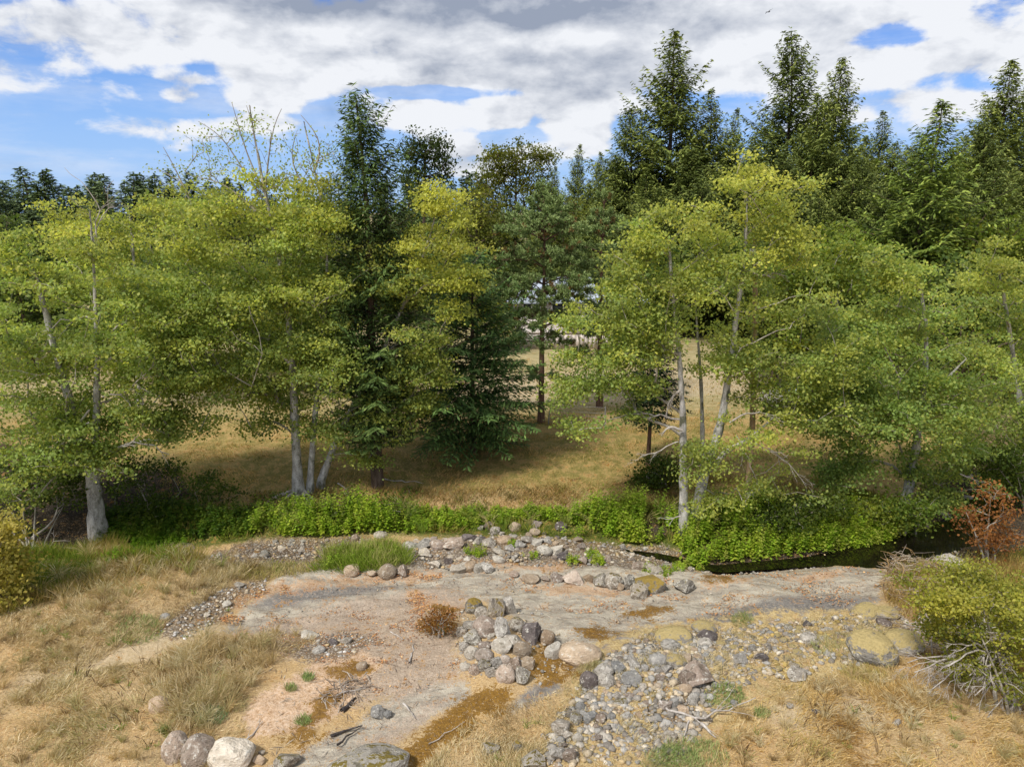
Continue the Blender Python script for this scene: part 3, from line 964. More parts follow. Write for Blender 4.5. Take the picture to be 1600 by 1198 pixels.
g4 = ground(1069, 836); Y4 = g4[1]
g4b = ground(1084, 826)
broadleaf('alder_tree', 'upright grey alder trunk behind the green creek plants with bare side limbs', 'tree',
          [stem(Y4, [(1068, 760), (1067, 650), (1061, 545), (1050, 450), (1045, 380)], 0.17, 0.03, g4)],
          [(1000, 420, 80, 55, 52, .35), (960, 500, 75, 65, 52, .3), (1050, 375, 65, 45, 34, .5), (935, 570, 55, 45, 30, .2), (1000, 575, 65, 45, 38, .2), (940, 655, 55, 38, 26, .15, -.3), (1060, 480, 60, 60, 36, .3),
           (1090, 790, 40, 30, 6, .35, -.7), (1080, 740, 40, 28, 6, .35, -.7), (900, 530, 30, 35, 14, .35), (905, 600, 40, 36, 20, .2), (985, 640, 40, 26, 14, .2), (1020, 520, 60, 50, 30, .25)],
          Y4, 4, leaves=58, size=0.085, spread=0.29,
          bare=[(st(Y4 - .2, (1066, 672), (1045, 663), (1033, 680)), 0.05), (st(Y4 - .2, (1062, 610), (1046, 622), (1040, 655)), 0.045), (st(Y4, (1062, 655), (1010, 645), (960, 652)), 0.035),
                (st(Y4 - .6, (1060, 690), (1020, 705), (985, 720)), 0.02), (st(Y4 - .5, (1064, 806), (1045, 812), (1030, 808)), 0.02)])
broadleaf('alder_tree', 'leaning alder with thick grey stems and high yellow green crown below the tall firs', 'tree',
          [stem(Y4 + .2, [(1095, 760), (1112, 710), (1127, 660), (1138, 590), (1152, 490), (1164, 400), (1168, 310)], 0.21, 0.02, g4b),
           stem(Y4 + 1.1, [(1098, 700), (1096, 600), (1088, 500), (1084, 430)], 0.10, 0.02, ground(1096, 800)),
           stem(Y4 - .1, [(1115, 720), (1135, 700), (1170, 690), (1210, 650)], 0.08, 0.02)],
          [(1165, 300, 80, 48, 52, .75), (1215, 375, 55, 60, 36, .55), (1110, 320, 50, 42, 26, .65), (1140, 440, 85, 60, 52, .35), (1235, 480, 75, 60, 52, .3), (1185, 560, 90, 50, 52, .3), (1265, 560, 60, 60, 36, .25),
           (1190, 665, 75, 45, 12, .5, -.6), (1225, 730, 75, 45, 9, .4, -.6), (1160, 770, 50, 30, 5, .35, -.5), (1290, 640, 50, 50, 24, .2), (1250, 300, 24, 20, 8, .7), (1100, 700, 35, 30, 14, .3, -.5), (1130, 540, 60, 45, 32, .3), (1215, 620, 60, 40, 24, .3), (1290, 520, 40, 50, 22, .25), (1120, 390, 60, 40, 28, .5)],
          Y4 + .2, 5, leaves=58, size=0.085, spread=0.30,
          bare=[(st(Y4 + .3, (1168, 430), (1205, 428), (1232, 432)), 0.04), (st(Y4 - .4, (1140, 660), (1170, 640), (1215, 650)), 0.035), (st(Y4 - .4, (1130, 700), (1170, 690), (1230, 715)), 0.03),
                (st(Y4 - .5, (1150, 680), (1180, 730), (1178, 775)), 0.022), (st(Y4 - .3, (1200, 700), (1250, 740), (1262, 770)), 0.02)])

g5 = ground(1414, 790); Y5 = g5[1]
broadleaf('alder_tree', 'broad green alder with leaning pale trunk at the bend of the creek', 'tree',
          [stem(Y5, [(1424, 740), (1436, 670), (1445, 600), (1448, 520), (1438, 440)], 0.18, 0.03, g5),
           stem(Y5 - .2, [(1440, 650), (1470, 600), (1510, 560)], 0.08, 0.02)],
          [(1440, 500, 100, 60, 72, .22), (1345, 560, 70, 60, 52, .15), (1345, 655, 75, 60, 56, .05), (1420, 640, 95, 60, 72, .12), (1340, 722, 55, 40, 34, .03), (1480, 725, 75, 55, 56, .05), (1445, 775, 55, 35, 28, .05),
           (1500, 605, 80, 70, 62, .15), (1400, 445, 60, 40, 28, .35), (1290, 600, 35, 45, 18, .2)],
          Y5 - .6, 6, leaves=76, size=0.088, spread=0.31, pal=((.125, .195, .042), (.275, .37, .105), (.46, .45, .085)),
          bare=[(st(Y5 - .6, (1440, 660), (1400, 665), (1365, 655)), 0.035), (st(Y5 - 1, (1500, 740), (1525, 750), (1535, 765)), 0.02)])
g6 = ground(1612, 770); Y6 = g6[1]
broadleaf('alder_tree', 'light green alder over the creek gully at the right edge of the picture', 'tree',
          [stem(Y6, [(1605, 700), (1590, 600), (1575, 500), (1560, 420)], 0.18, 0.03, g6)],
          [(1550, 450, 80, 55, 52, .45), (1565, 550, 80, 70, 62, .25), (1600, 650, 70, 70, 56, .15), (1530, 690, 60, 45, 36, .1), (1530, 415, 50, 30, 18, .5), (1640, 500, 80, 90, 50, .3), (1590, 720, 50, 35, 24, .1), (1680, 640, 80, 90, 40, .2)],
          Y6, 7, leaves=72, size=0.088, spread=0.31)
Y7 = 33.0
broadleaf('alder_tree', 'rounded mid green tree standing behind the creek alders at right', 'tree',
          [stem(Y7, [(1300, 600), (1305, 520), (1310, 440)], 0.16, 0.03, np.array([at(1298, 640, Y7)[0], Y7, height(at(1298, 640, Y7)[0], Y7)]))],
          [(1310, 430, 70, 55, 60, .2), (1270, 500, 55, 50, 40, .2), (1370, 480, 65, 50, 50, .3), (1330, 550, 70, 50, 50, .2), (1240, 430, 40, 50, 30, .1)],
          Y7, 8, leaves=50, size=0.13, spread=0.42, pal=((.08, .14, .02), (.20, .27, .045), (.34, .33, .04)))
Y8 = 33.0
def gat(u, Y): x = at(u, 600, Y)[0]; return np.array([x, Y, float(height(x, Y))])
broadleaf('alder_tree', 'yellowish open tree behind the two left alders with bare top twigs', 'tree',
          [stem(Y8, [(215, 560), (212, 450), (205, 350), (200, 320)], 0.16, 0.03, gat(214, Y8))],
          [(185, 380, 80, 40, 44, .45), (265, 355, 60, 45, 36, .5), (215, 430, 90, 60, 60, .3), (120, 350, 60, 40, 26, .6), (150, 420, 60, 50, 36, .3), (230, 500, 80, 50, 40, .2)],
          Y8, 9, leaves=44, size=0.13, spread=0.42)

# ------------------------------------------------------------------ near conifers and pines
SPRUCE_PAL = ((.034, .066, .018), (.105, .165, .042), (.21, .27, .075))
gs = ground(587, 768)
Hs = at(588, 166, gs[1] + 2)[2] - gs[2]
place_conifer(conifer_meshes(31, Hs, 3.1, 0.14, 0.20, 8, 0.28, 0.24, 0.055, 1.2, 0.60, 0.0, 0.25, SPRUCE_PAL, 0.34, 0.32), 'spruce_tree',
              (gs[0], gs[1] + .4, gs[2]), 0.4, 1.0, 'dark blue green spruce with narrow pointed top between the left alders')
gf = gat(738, 26.5)
place_conifer(conifer_meshes(32, 7.8, 4.6, 0.10, 0.23, 7, 0.30, 0.26, 0.062, 1.1, 0.70, 0.0, 0.25, ((.034, .074, .020), (.105, .185, .048), (.21, .30, .08)), 0.36, 0.15), 'spruce_tree',
              gf, 1.4, 1.0, 'bushy deep green spruce with drooping branches at the meadow edge')
gf = gat(676, 29.5)
place_conifer(conifer_meshes(33, 9.0, 2.0, 0.26, 0.28, 7, 0.3, 0.25, 0.055, 1.2, 0.8, 0.0, 0.3, SPRUCE_PAL, 0.36, 0.2), 'spruce_tree',
              gf, 2.4, 1.0, 'dark spruce with a bare lower trunk behind the leaning alder')
gy = ground(1012, 728)
place_conifer(conifer_meshes(34, 4.8, 1.9, 0.38, 0.2, 7, 0.42, 0.2, 0.055, 1.0, 0.45, 0.0, 0.1, ((.007, .020, .006), (.018, .040, .010), (.04, .07, .016)), 0.4, 0.0), 'conifer_sapling',
              gy, 0.9, 1.0, 'small dark conifer with a bare thin trunk left of the upright grey alder', None, M_PINEB)

# pines: long needles in tufts at the branch ends
def pine(name, label, Y, u, vbase, trunk_px, whorls, seed, r0=0.16, need=0.15):
    rng = np.random.default_rng(seed)
    base = gat(u, Y)
    root = empty(name, base, label, 'tree')
    P, _, _ = stem(Y, trunk_px, 0, 0, base)
    Q = resample(P, 0.35); rr = np.linspace(r0, 0.02, len(Q)); rr[:3] *= (1.3, 1.12, 1.03)
    Q0 = Q.copy(); Q0[0, 2] -= 0.25
    V, F = tube(Q0 - base, rr, 9); link('trunk', np_mesh('trunk', V, F, True), M_PINEB, root)
    br = Acc(); Cs = []; tips = []
    for (v, rpx, nb, up) in whorls:
        i = int(np.argmin(np.abs(Q[:, 2] - at(u, v, Y)[2])))
        o = Q[i]; L0 = rpx * px2m(Y, v)
        a0 = rng.random() * 6.28
        for b in range(nb):
            az = a0 + b * 6.283 / nb + rng.normal(0, 0.2)
            L = L0 * rng.uniform(0.65, 1.15)
            outv = np.array([math.cos(az), math.sin(az), 0])
            s = np.linspace(0, 1, 6)
            BP = o + outv * (s * L)[:, None] + np.array([0, 0, 1.0]) * (up * L * s + 0.10 * L * np.sin(s * 3.1) - 0.04)[:, None]
            Vb, Fb = tube(BP - base, np.linspace(0.03, 0.009, 6), 4); br.add(Vb, Fb)
            nt = max(5, int(L * 15))
            for t in rng.uniform(0.30, 1.0, nt):
                p = np.array([np.interp(t, s, BP[:, q]) for q in range(3)])
                w = 0.42 * L * (1.15 - t) + 0.10
                p2 = p + unit(outv * 0.6 + rng.normal(0, 0.7, 3) * np.array([1, 1, .5])) * w * rng.random() ** .5 + np.array([0, 0, 0.08])
                Vb, Fb = tube(np.array([p, 0.5 * (p + p2) + np.array([0, 0, .02]), p2]) - base, np.array([.008, .006, .004]), 3); br.add(Vb, Fb)
                tips.append((p2, unit(p2 - p + np.array([0, 0, .15]))))
    link('branches', br.mesh('branches'), M_PINEB, root, kind='stuff')
    TP = np.array([t[0] for t in tips]); TD = np.array([t[1] for t in tips])
    nn = 34
    idx = np.repeat(np.arange(len(TP)), nn); N = len(idx)
    along = rng.uniform(-0.22, 0.06, N)
    D = unit(TD[idx] * 0.75 + rvec(rng, N))
    C = TP[idx] + TD[idx] * along[:, None] + D * need * 0.5
    V, F = cards(C - base, D, rvec(rng, N), need * rng.uniform(.7, 1.2, N), np.full(N, 0.036), 0.0)
    a, b, c = np.array((.065, .10, .030)), np.array((.165, .235, .070)), np.array((.30, .37, .14))
    kx = np.clip(0.5 + along / 0.3 * 0.5 + rng.normal(0, .25, N) + 0.15, 0, 1)[:, None]
    col = np.where(kx < .5, a + (b - a) * kx * 2, b + (c - b) * (kx - .5) * 2)
    brown = rng.random(len(TP)) < 0.05
    col[brown[idx]] = np.array((.20, .12, .04))
    me = np_mesh('crown', V, F); cattr(me, 'tint', np.repeat(col, 4, 0)); link('crown', me, M_NEEDLE, root)
    return root


pine('pine_tree', 'pine with reddish trunk and open branches in front of the house', 30.5, 846, 660, [(846, 600), (847, 500), (850, 440), (851, 380), (850, 330), (848, 305)],
     [(535, 66, 5, .0), (515, 72, 6, .05), (492, 70, 6, .0), (474, 78, 6, .05), (458, 80, 6, .05), (440, 80, 6, .1), (418, 85, 7, .1), (398, 80, 7, .12), (380, 75, 7, .2), (362, 62, 7, .3), (346, 46, 6, .45), (330, 32, 6, .7), (318, 20, 5, 1.0), (308, 12, 4, 1.6), (585, 38, 3, -.05)], 41)
pine('pine_tree', 'slimmer pine with a dark trunk right of the house pine', 33.0, 938, 636, [(936, 590), (938, 500), (940, 420), (942, 350), (944, 318)],
     [(560, 60, 5, .0), (520, 55, 5, .0), (480, 60, 6, .05), (450, 55, 6, .1), (425, 55, 6, .15), (400, 50, 6, .2), (375, 40, 6, .35), (355, 30, 5, .6), (338, 20, 5, .9), (324, 12, 4, 1.5)], 42)

# ------------------------------------------------------------------ forest behind the meadow
FIR_PAL = ((.056, .088, .020), (.185, .225, .048), (.35, .37, .085))
FIRV = [conifer_meshes(51, 26, 12.0, 0.05, 0.56, 7, 0.24, 0.58, 0.18, 1.1, 0.95, 0, 0.38, FIR_PAL, 0.42, 0.25),
        conifer_meshes(52, 26, 10.0, 0.05, 0.56, 7, 0.20, 0.58, 0.18, 1.1, 1.0, 0, 0.32, FIR_PAL, 0.42, 0.25),
        conifer_meshes(53, 26, 12.0, 0.05, 0.56, 7, 0.26, 0.58, 0.18, 1.1, 0.9, 0, 0.4, ((.052, .080, .020), (.155, .195, .046), (.29, .32, .078)), 0.42, 0.22),
        conifer_meshes(54, 16, 7.6, 0.03, 0.40, 7, 0.30, 0.42, 0.11, 1.1, 0.95, 0, 0.3, ((.055, .095, .018), (.185, .25, .042), (.36, .41, .075)), 0.42, 0.3)]
FARPAL = ((.05, .085, .038), (.13, .18, .07), (.22, .27, .10))
FARV = [conifer_meshes(61, 18, 4.6, 0.03, 0.75, 6, 0.25, 0.75, 0.28, 0.8, 0.8, 0, 0.3, FARPAL, 0.4, 0.2),
        conifer_meshes(62, 18, 3.8, 0.03, 0.75, 6, 0.2, 0.75, 0.28, 0.8, 0.9, 0, 0.35, FARPAL, 0.4, 0.2)]
frng = random.Random(5)


def fir(u, v, Y, var, label, wide=1.0, group=None, name='fir_tree', H0=None):
    p = at(u, v, Y); gz = float(height(p[0], Y))
    H = p[2] - gz
    ms = (FIRV + FARV)[var]
    h0 = (26, 26, 26, 16, 18, 18)[var]
    s = H / h0
    return place_conifer(ms, name, (p[0], Y, gz), frng.random() * 6.28, s * wide, label, group, sz=s)


fir(1055, 55, 75, 0, 'tallest dark fir left of centre in the right forest with ragged sloping branches', 1.0)
fir(1112, 142, 77, 1, 'dark fir shouldering the right side of the tallest ragged fir', 0.95)
fir(988, 172, 74, 2, 'dark fir leaning against the left side of the tallest ragged fir', 0.95)
fir(1243, 55, 76, 2, 'tall broad fir with pointed crown standing in the middle of the right forest', .9)
fir(1312, 96, 72, 0, 'slightly lower pointed fir just right of the tall broad one', .85)
fir(1278, 150, 68, 1, 'green fir filled in front between the two tall pointed firs', .9)
fir(1380, 176, 80, 1, 'short narrow fir in the gap right of the two pointed firs', .9)
fir(1152, 172, 90, 1, 'thin fir top in the gap between the two highest firs', .8)
fir(1465, 164, 46, 3, 'young bright green fir with spiky thin top above the right alders', 1.1)
fir(1578, 100, 66, 0, 'tall dark fir at the right edge of the skyline', .95)
fir(1545, 195, 60, 2, 'dark fir in front of the tall one at the right edge', 1.0)
fir(1605, 140, 75, 1, 'dark fir cut by the right edge of the picture', 1.0)
fir(906, 228, 88, 1, 'small pointed dark fir right of the round headed tree', .8)
fir(938, 240, 84, 1, 'small fir top just left of the sloping dark fir', .8)
fir(868, 262, 92, 1, 'low fir hidden behind the right side of the round headed tree', .9)
fir(1335, 200, 84, 1, 'fir filling the slope below the lower pointed fir', 1.0)
fir(1425, 230, 82, 2, 'low dark fir behind the young bright green fir', 1.0)
fir(1510, 215, 78, 1, 'dark fir between the spiky young fir and the right edge firs', 1.0)
FG = 'filler firs of the right forest'
for (u, v, Y, var) in ((1020, 230, 80, 1), (1085, 215, 82, 0), (1150, 235, 78, 2), (1220, 200, 82, 1), (1265, 215, 70, 2), (1355, 215, 78, 0), (1400, 225, 74, 1), (1445, 215, 76, 2), (1490, 235, 74, 1), (1530, 215, 74, 0), (960, 250, 80, 2), (1200, 260, 62, 0), (1100, 280, 58, 2), (1000, 310, 60, 0), (1450, 260, 62, 0), (1350, 250, 66, 2), (1530, 250, 60, 0), (930, 320, 60, 0), (870, 300, 70, 0), (1240, 290, 56, 2), (1180, 215, 66, 1), (1230, 240, 60, 2), (1330, 270, 58, 0), (1390, 285, 56, 2), (1130, 250, 64, 1), (1080, 235, 70, 2), (1010, 265, 66, 1), (960, 275, 72, 0), (920, 290, 68, 1), (885, 310, 66, 2),
                       (1040, 300, 60, 1), (1560, 270, 52, 2), (1620, 240, 56, 1), (1500, 300, 50, 2), (1280, 300, 54, 1), (1660, 180, 66, 0), (1720, 160, 70, 1), (1790, 200, 66, 2), (1420, 330, 50, 1), (840, 320, 78, 1)):
    fir(u, v, Y, var, 'dark fir whose top stays below the skyline inside the right forest', 1.15, FG)
LG = 'distant conifers of the far tree line'
lrng = random.Random(8)
tops = [(35, 263), (78, 266), (120, 292), (145, 283), (160, 288), (195, 285), (218, 290), (228, 282), (265, 266), (297, 270), (10, 285), (60, 290), (95, 290), (250, 290), (330, 285), (360, 280), (-30, 270), (-80, 262), (-140, 275), (-200, 268)]
tops += [(lrng.uniform(-230, 760), lrng.uniform(268, 306)) for _ in range(64)]
for (u, v) in tops:
    fir(u, v, lrng.uniform(104, 132), 4 + (lrng.random() < .5), 'small dark conifer in the far tree line beyond the field', lrng.uniform(1.3, 1.9), LG, 'distant_conifer')
for i in range(26):
    fir(lrng.uniform(-230, 740), lrng.uniform(315, 352), lrng.uniform(88, 103), 4 + (lrng.random() < .5), 'low conifer at the front edge of the far tree line', lrng.uniform(1.5, 2.0), 'front row of the far tree line', 'distant_conifer')
for i in range(26):
    fir(lrng.uniform(-240, 620), lrng.uniform(312, 345), lrng.uniform(76, 88), 4 + (lrng.random() < .5), 'broad conifer standing before the far tree line at the end of the field', lrng.uniform(1.7, 2.2), 'broad conifers before the far tree line', 'distant_conifer')
for i in range(16):
    fir(lrng.uniform(650, 1000), lrng.uniform(290, 330), lrng.uniform(92, 112), 4 + (lrng.random() < .5), 'dark conifer filling the wood behind the house', lrng.uniform(1.4, 1.8), 'conifers behind the house', 'distant_conifer')

for (u, v, Y, var) in ((640, 330, 70, 1), (700, 345, 68, 2), (750, 335, 66, 1), (800, 345, 64, 2), (850, 350, 62, 1), (905, 340, 62, 2), (960, 330, 60, 1), (1000, 345, 58, 2), (600, 340, 74, 2), (730, 310, 80, 0), (780, 320, 78, 1), (690, 300, 84, 2), (960, 360, 56, 2), (1240, 360, 50, 2), (1180, 350, 54, 1)):
    fir(u, v, Y, var, 'dark conifer at the wood edge close behind the house and pines', 1.35, 'wood edge conifers close behind the house')
# hedgerow and trees across the field behind the alders
HPAL = ((.045, .080, .018), (.115, .165, .034), (.21, .235, .045))
hrng = random.Random(19)


def field_tree(seed):
    b = np.array([0.0, 62.0, 0.0]); r = np.random.default_rng(seed)
    T = []
    for _ in range(7):
        c = np.array([r.normal(0, 1.5), 62 + r.normal(0, .9), r.uniform(1.6, 5.6)])
        n = 20
        T.append(c + rvec(r, n) * (r.random(n) ** .5)[:, None] * np.array([1.5, 1.3, 1.2]))
    T = np.concatenate(T)
    return broadleaf('field_tree', 'leafy tree', 'tree', [([b, b + np.array([.1, 0, 2.0]), b + np.array([0, .1, 5.2])], .2, .04)], (T, np.full(len(T), .25)), 62, seed, leaves=26, size=.24, spread=.46, pal=HPAL, bark=M_FIRB, twig=M_FIRB, tip=.015, world=True)


def dup(root, loc, rz, sc, label, group):
    r = root.copy(); COL.objects.link(r); r.location = loc; r.rotation_euler = (0, 0, rz); r.scale = sc
    r['label'] = label; r['group'] = group
    for ch in root.children:
        c = ch.copy(); COL.objects.link(c); c.parent = r
    return r


protos = [field_tree(301), field_tree(302), field_tree(303)]
used_proto = set()
for (u, v, Y, w, where) in ([(x, hrng.uniform(385, 425), hrng.uniform(58, 66), hrng.uniform(1.1, 1.5), 0) for x in range(-180, 570, 48)] +
                            [(x, hrng.uniform(370, 410), hrng.uniform(50, 56), hrng.uniform(1.1, 1.4), 1) for x in range(1060, 1640, 52)] +
                            [(x, hrng.uniform(395, 420), hrng.uniform(60, 66), hrng.uniform(1.1, 1.4), 2) for x in range(590, 780, 46)] +
                            [(x, hrng.uniform(405, 440), hrng.uniform(38, 44), hrng.uniform(.95, 1.2), 3) for x in (-60, 20, 235, 300, 372, 440, 520)] +
                            [(x, hrng.uniform(400, 440), hrng.uniform(35, 40), hrng.uniform(.9, 1.1), 4) for x in (1225, 1390, 1470, 1545, 1610)]):
    p = at(u, v, Y); gz = float(height(p[0], Y)); sc = (p[2] - gz) / 6.3
    lab = ('leafy green tree in the row across the field behind the left alders', 'leafy green tree at the wood edge behind the right alders', 'leafy green tree at the field edge left of the house', 'mid green tree in the field close behind the left alders', 'mid green tree close behind the alders at the creek bend')[where]
    grp = ('trees across the field at left', 'trees at the right wood edge', 'trees left of the house', 'trees close behind the left alders', 'trees close behind the creek bend alders')[where]
    i = hrng.randrange(3); loc = (p[0], Y, gz); scl = (sc * w, sc * w, sc); rz = hrng.random() * 6.28
    if i not in used_proto:
        used_proto.add(i); r = protos[i]; r.location = loc; r.rotation_euler = (0, 0, rz); r.scale = scl; r['label'] = lab; r['group'] = grp
    else:
        dup(protos[i], loc, rz, scl, lab, grp)

# far broadleaf trees
OLIVE = ((.06, .08, .012), (.14, .16, .022), (.23, .22, .026))


def far_tree(label, Y, u, lobes, seed, leaves=22, size=0.21, spread=0.5, pal=OLIVE, trunk_r=0.3, top=None, name='broadleaf_tree'):
    lobes = [(a, b_, c * 1.08, d_ * 1.08, int(n_ * 1.7), y_) for (a, b_, c, d_, n_, y_) in lobes]
    b = gat(u, Y)
    vt = min(l[1] for l in lobes)
    p = at(u, vt, Y)
    return broadleaf(name, label, 'tree', [([b, b + (p - b) * .4, b + (p - b) * .75, p], trunk_r, 0.05)], lobes, Y, seed, leaves=leaves, size=size, spread=spread, pal=pal, bark=M_FIRB, twig=M_FIRB, tip=0.02)


far_tree('round headed olive green tree on the skyline above the house', 74, 806, [(805, 250, 50, 32, 46, .35), (775, 262, 30, 24, 22, .3), (848, 245, 24, 22, 16, .3), (800, 300, 55, 40, 40, .25), (760, 290, 22, 20, 12, .3), (840, 290, 30, 30, 18, .2)], 71)
far_tree('upright dark leaved tree beside the spruce top', 66, 664, [(650, 235, 22, 30, 20, .1), (680, 240, 22, 32, 22, .1), (662, 280, 38, 40, 32, .1), (695, 270, 12, 25, 8, .1)], 72, pal=((.022, .042, .010), (.055, .080, .016), (.09, .11, .02)))
far_tree('low yellow green tree at the wood edge behind the house', 62, 745, [(745, 330, 35, 30, 26, .4), (720, 370, 40, 30, 26, .3), (775, 360, 30, 30, 18, .2)], 73)
far_tree('olive tree behind the two pines', 64, 880, [(880, 350, 45, 40, 34, .2), (920, 380, 40, 40, 26, .2), (850, 390, 40, 30, 20, .2)], 74)
far_tree('bright green tree in front of the right firs', 48, 1330, [(1310, 385, 45, 35, 30, .35), (1370, 400, 45, 30, 30, .4), (1340, 440, 70, 35, 40, .3)], 75, size=.22, spread=.5, pal=((.075, .125, .018), (.18, .245, .034), (.3, .31, .035)))
far_tree('green tree filling the wood edge at the far right', 44, 1560, [(1540, 370, 60, 40, 36, .25), (1600, 390, 50, 40, 30, .25), (1490, 390, 45, 35, 26, .3)], 76, size=.2, spread=.5, pal=((.06, .10, .016), (.15, .205, .03), (.25, .26, .03)))
far_tree('full green tree closing the gap behind the creek bend alder', 30, 1500, [(1500, 560, 60, 60, 50, .2), (1550, 610, 60, 50, 44, .15), (1460, 620, 50, 50, 36, .15), (1600, 540, 60, 60, 40, .2), (1400, 560, 50, 50, 30, .2)], 79, size=.13, spread=.4, trunk_r=.15, pal=((.08, .14, .025), (.20, .28, .055), (.36, .36, .05)))
far_tree('yellow green bush left of the house behind the spruces', 46, 745, [(745, 470, 36, 40, 30, .4), (775, 500, 26, 36, 18, .3), (710, 500, 36, 40, 24, .3)], 80, size=.16, spread=.4, trunk_r=.12, pal=((.08, .13, .02), (.2, .26, .045), (.36, .34, .045)))
far_tree('light green tree overlapping the right end of the house', 44, 960, [(960, 470, 34, 45, 30, .3), (990, 500, 40, 40, 28, .3), (945, 510, 26, 26, 12, .3)], 81, size=.16, spread=.4, trunk_r=.12, pal=((.08, .13, .02), (.2, .26, .045), (.36, .34, .045)))
far_tree('dark green tree behind the leftmost alder', 56, 60, [(60, 400, 70, 40, 36, .1), (10, 380, 60, 40, 30, .1), (120, 420, 50, 30, 24, .1)], 77, size=.25, pal=((.035, .065, .014), (.09, .125, .024), (.15, .175, .03)))
far_tree('dark green tree behind the tall twiggy alder', 58, 330, [(340, 360, 70, 50, 36, .1), (420, 360, 60, 50, 30, .1), (270, 390, 50, 40, 24, .1), (500, 340, 60, 50, 30, .1)], 78, size=.25, pal=((.035, .065, .014), (.09, .125, .024), (.15, .175, .03)))

# ------------------------------------------------------------------ house behind the pines
def box_bm(x0, x1, y0, y1, z0, z1):
    V = np.array([(x, y, z) for z in (z0, z1) for y in (y0, y1) for x in (x0, x1)], float)
    F = np.array([(0, 2, 3, 1), (4, 5, 7, 6), (0, 1, 5, 4), (2, 6, 7, 3), (0, 4, 6, 2), (1, 3, 7, 5)])
    return V, F


def boxes_mesh(name, lst):
    a = Acc()
    for b in lst: a.add(*box_bm(*b))
    return a.mesh(name, False)


def plain_mat(name, c, rough=0.7, spec=0.3, var=0.25, scale=4.0, metal=0.0):
    m, k, out = new_mat(name)
    tc = k.n('ShaderNodeTexCoord')
    n = k.noise(tc.outputs['Object'], scale, 5, 0.65)
    col = k.ramp(n, [(0.3, tuple(x * (1 - var) for x in c)), (0.7, tuple(min(1, x * (1 + var)) for x in c))])
    principled(k, out, col, rough, None, spec, metal)
    return m


M_WALL = plain_mat('pale_siding', (.60, .55, .51), .8)
M_ROOF = plain_mat('grey_roof_metal', (.36, .40, .46), .45, .4, .2)
M_GLASS = plain_mat('window_glass', (.03, .035, .04), .08, .5)
M_TRIM = plain_mat('white_trim', (.72, .70, .67), .6)
M_BOARD = plain_mat('weathered_boards', (.52, .46, .42), .85, .2, .3)


def build_house():
    Y = 50.0
    pL = at(792, 470, Y); pR = at(1010, 470, Y)
    x0, x1 = pL[0] + .5, pR[0]
    zg = float(height((x0 + x1) / 2, Y)); ze = pL[2]; zr = at(880, 433, Y + 4)[2]
    c = np.array([(x0 + x1) / 2, Y, zg])
    root = empty('house', c, 'pale house with a light grey hipped metal roof half hidden by the pines', 'house')
    w = (x1 - x0) / 2; dpt = 8.0
    zf = 1.25
    e = ze - zg
    link('wall', boxes_mesh('wall', [(-w, w, 0, dpt, -.3, e - .05)]), M_WALL, root)
    for i in range(18):
        z0 = zf + i * (e - zf) / 18
        if i % 2 == 0: pass
    # hipped roof with standing seams
    o = .5; rh = zr - zg
    ra = 3.0
    V = np.array([(-w - o, -o, e), (w + o, -o, e), (w + o, dpt + o, e), (-w - o, dpt + o, e), (-w + ra - 1, dpt / 2, rh), (w - ra + 1, dpt / 2, rh),
                  (-w - o, -o, e - .14), (w + o, -o, e - .14), (w + o, dpt + o, e - .14), (-w - o, dpt + o, e - .14)])
    me = bpy.data.meshes.new('roof')
    me.from_pydata([tuple(v) for v in V], [], [(0, 1, 5, 4), (1, 2, 5), (2, 3, 4, 5), (3, 0, 4), (6, 7, 1, 0), (7, 8, 2, 1), (8, 9, 3, 2), (9, 6, 0, 3), (9, 8, 7, 6)])
    roof = link('roof', me, M_ROOF, root)
    for i in range(1, 14):
        t = i / 14
        xa = -w - o + t * (2 * w + 2 * o)
        xb = -w + ra - 1 + t * (2 * w - 2 * ra + 2)
        P = np.array([(xa, -o + .02, e + .02), (xb, dpt / 2 - .05, rh + .0)])
        Vt, Ft = tube(np.array([P[0], P.mean(0), P[1]]), np.full(3, .03), 4)
        link('roof_seam', np_mesh('roof_seam', Vt, Ft), M_ROOF, roof)
    for xc, ww in ((-w + 1.3, 1.2), (-w + 3.6, 1.6), (-w + 6.0, 1.6), (w - 1.6, 1.4)):
        zc = zf + 1.25
        fr = link('window', boxes_mesh('window', [(xc - ww / 2 - .08, xc + ww / 2 + .08, -.07, -.003, zc - .62, zc - .54), (xc - ww / 2 - .08, xc + ww / 2 + .08, -.07, -.003, zc + .54, zc + .62),
                                              (xc - ww / 2 - .08, xc - ww / 2, -.07, -.003, zc - .54, zc + .54), (xc + ww / 2, xc + ww / 2 + .08, -.07, -.003, zc - .54, zc + .54),
                                              (xc - .035, xc + .035, -.07, -.003, zc - .54, zc + .54)]), M_TRIM, root)
        for s0, s1 in ((xc - ww / 2, xc - .035), (xc + .035, xc + ww / 2)):
            link('pane', boxes_mesh('pane', [(s0 + .002, s1 - .002, -.03, -.004, zc - .538, zc + .538)]), M_GLASS, fr)
    dk = link('deck', boxes_mesh('deck', [(-w, w - 2, -2.2, -.003, zf - .15, zf)]), M_BOARD, root)
    for i in range(26):
        xa = -w + i * (2 * w - 2) / 26
        link('skirt_board', boxes_mesh('skirt_board', [(xa + .006, xa + (2 * w - 2) / 26 - .006, -2.16, -2.12, .02, zf - .155)]), M_BOARD, dk)


build_house()


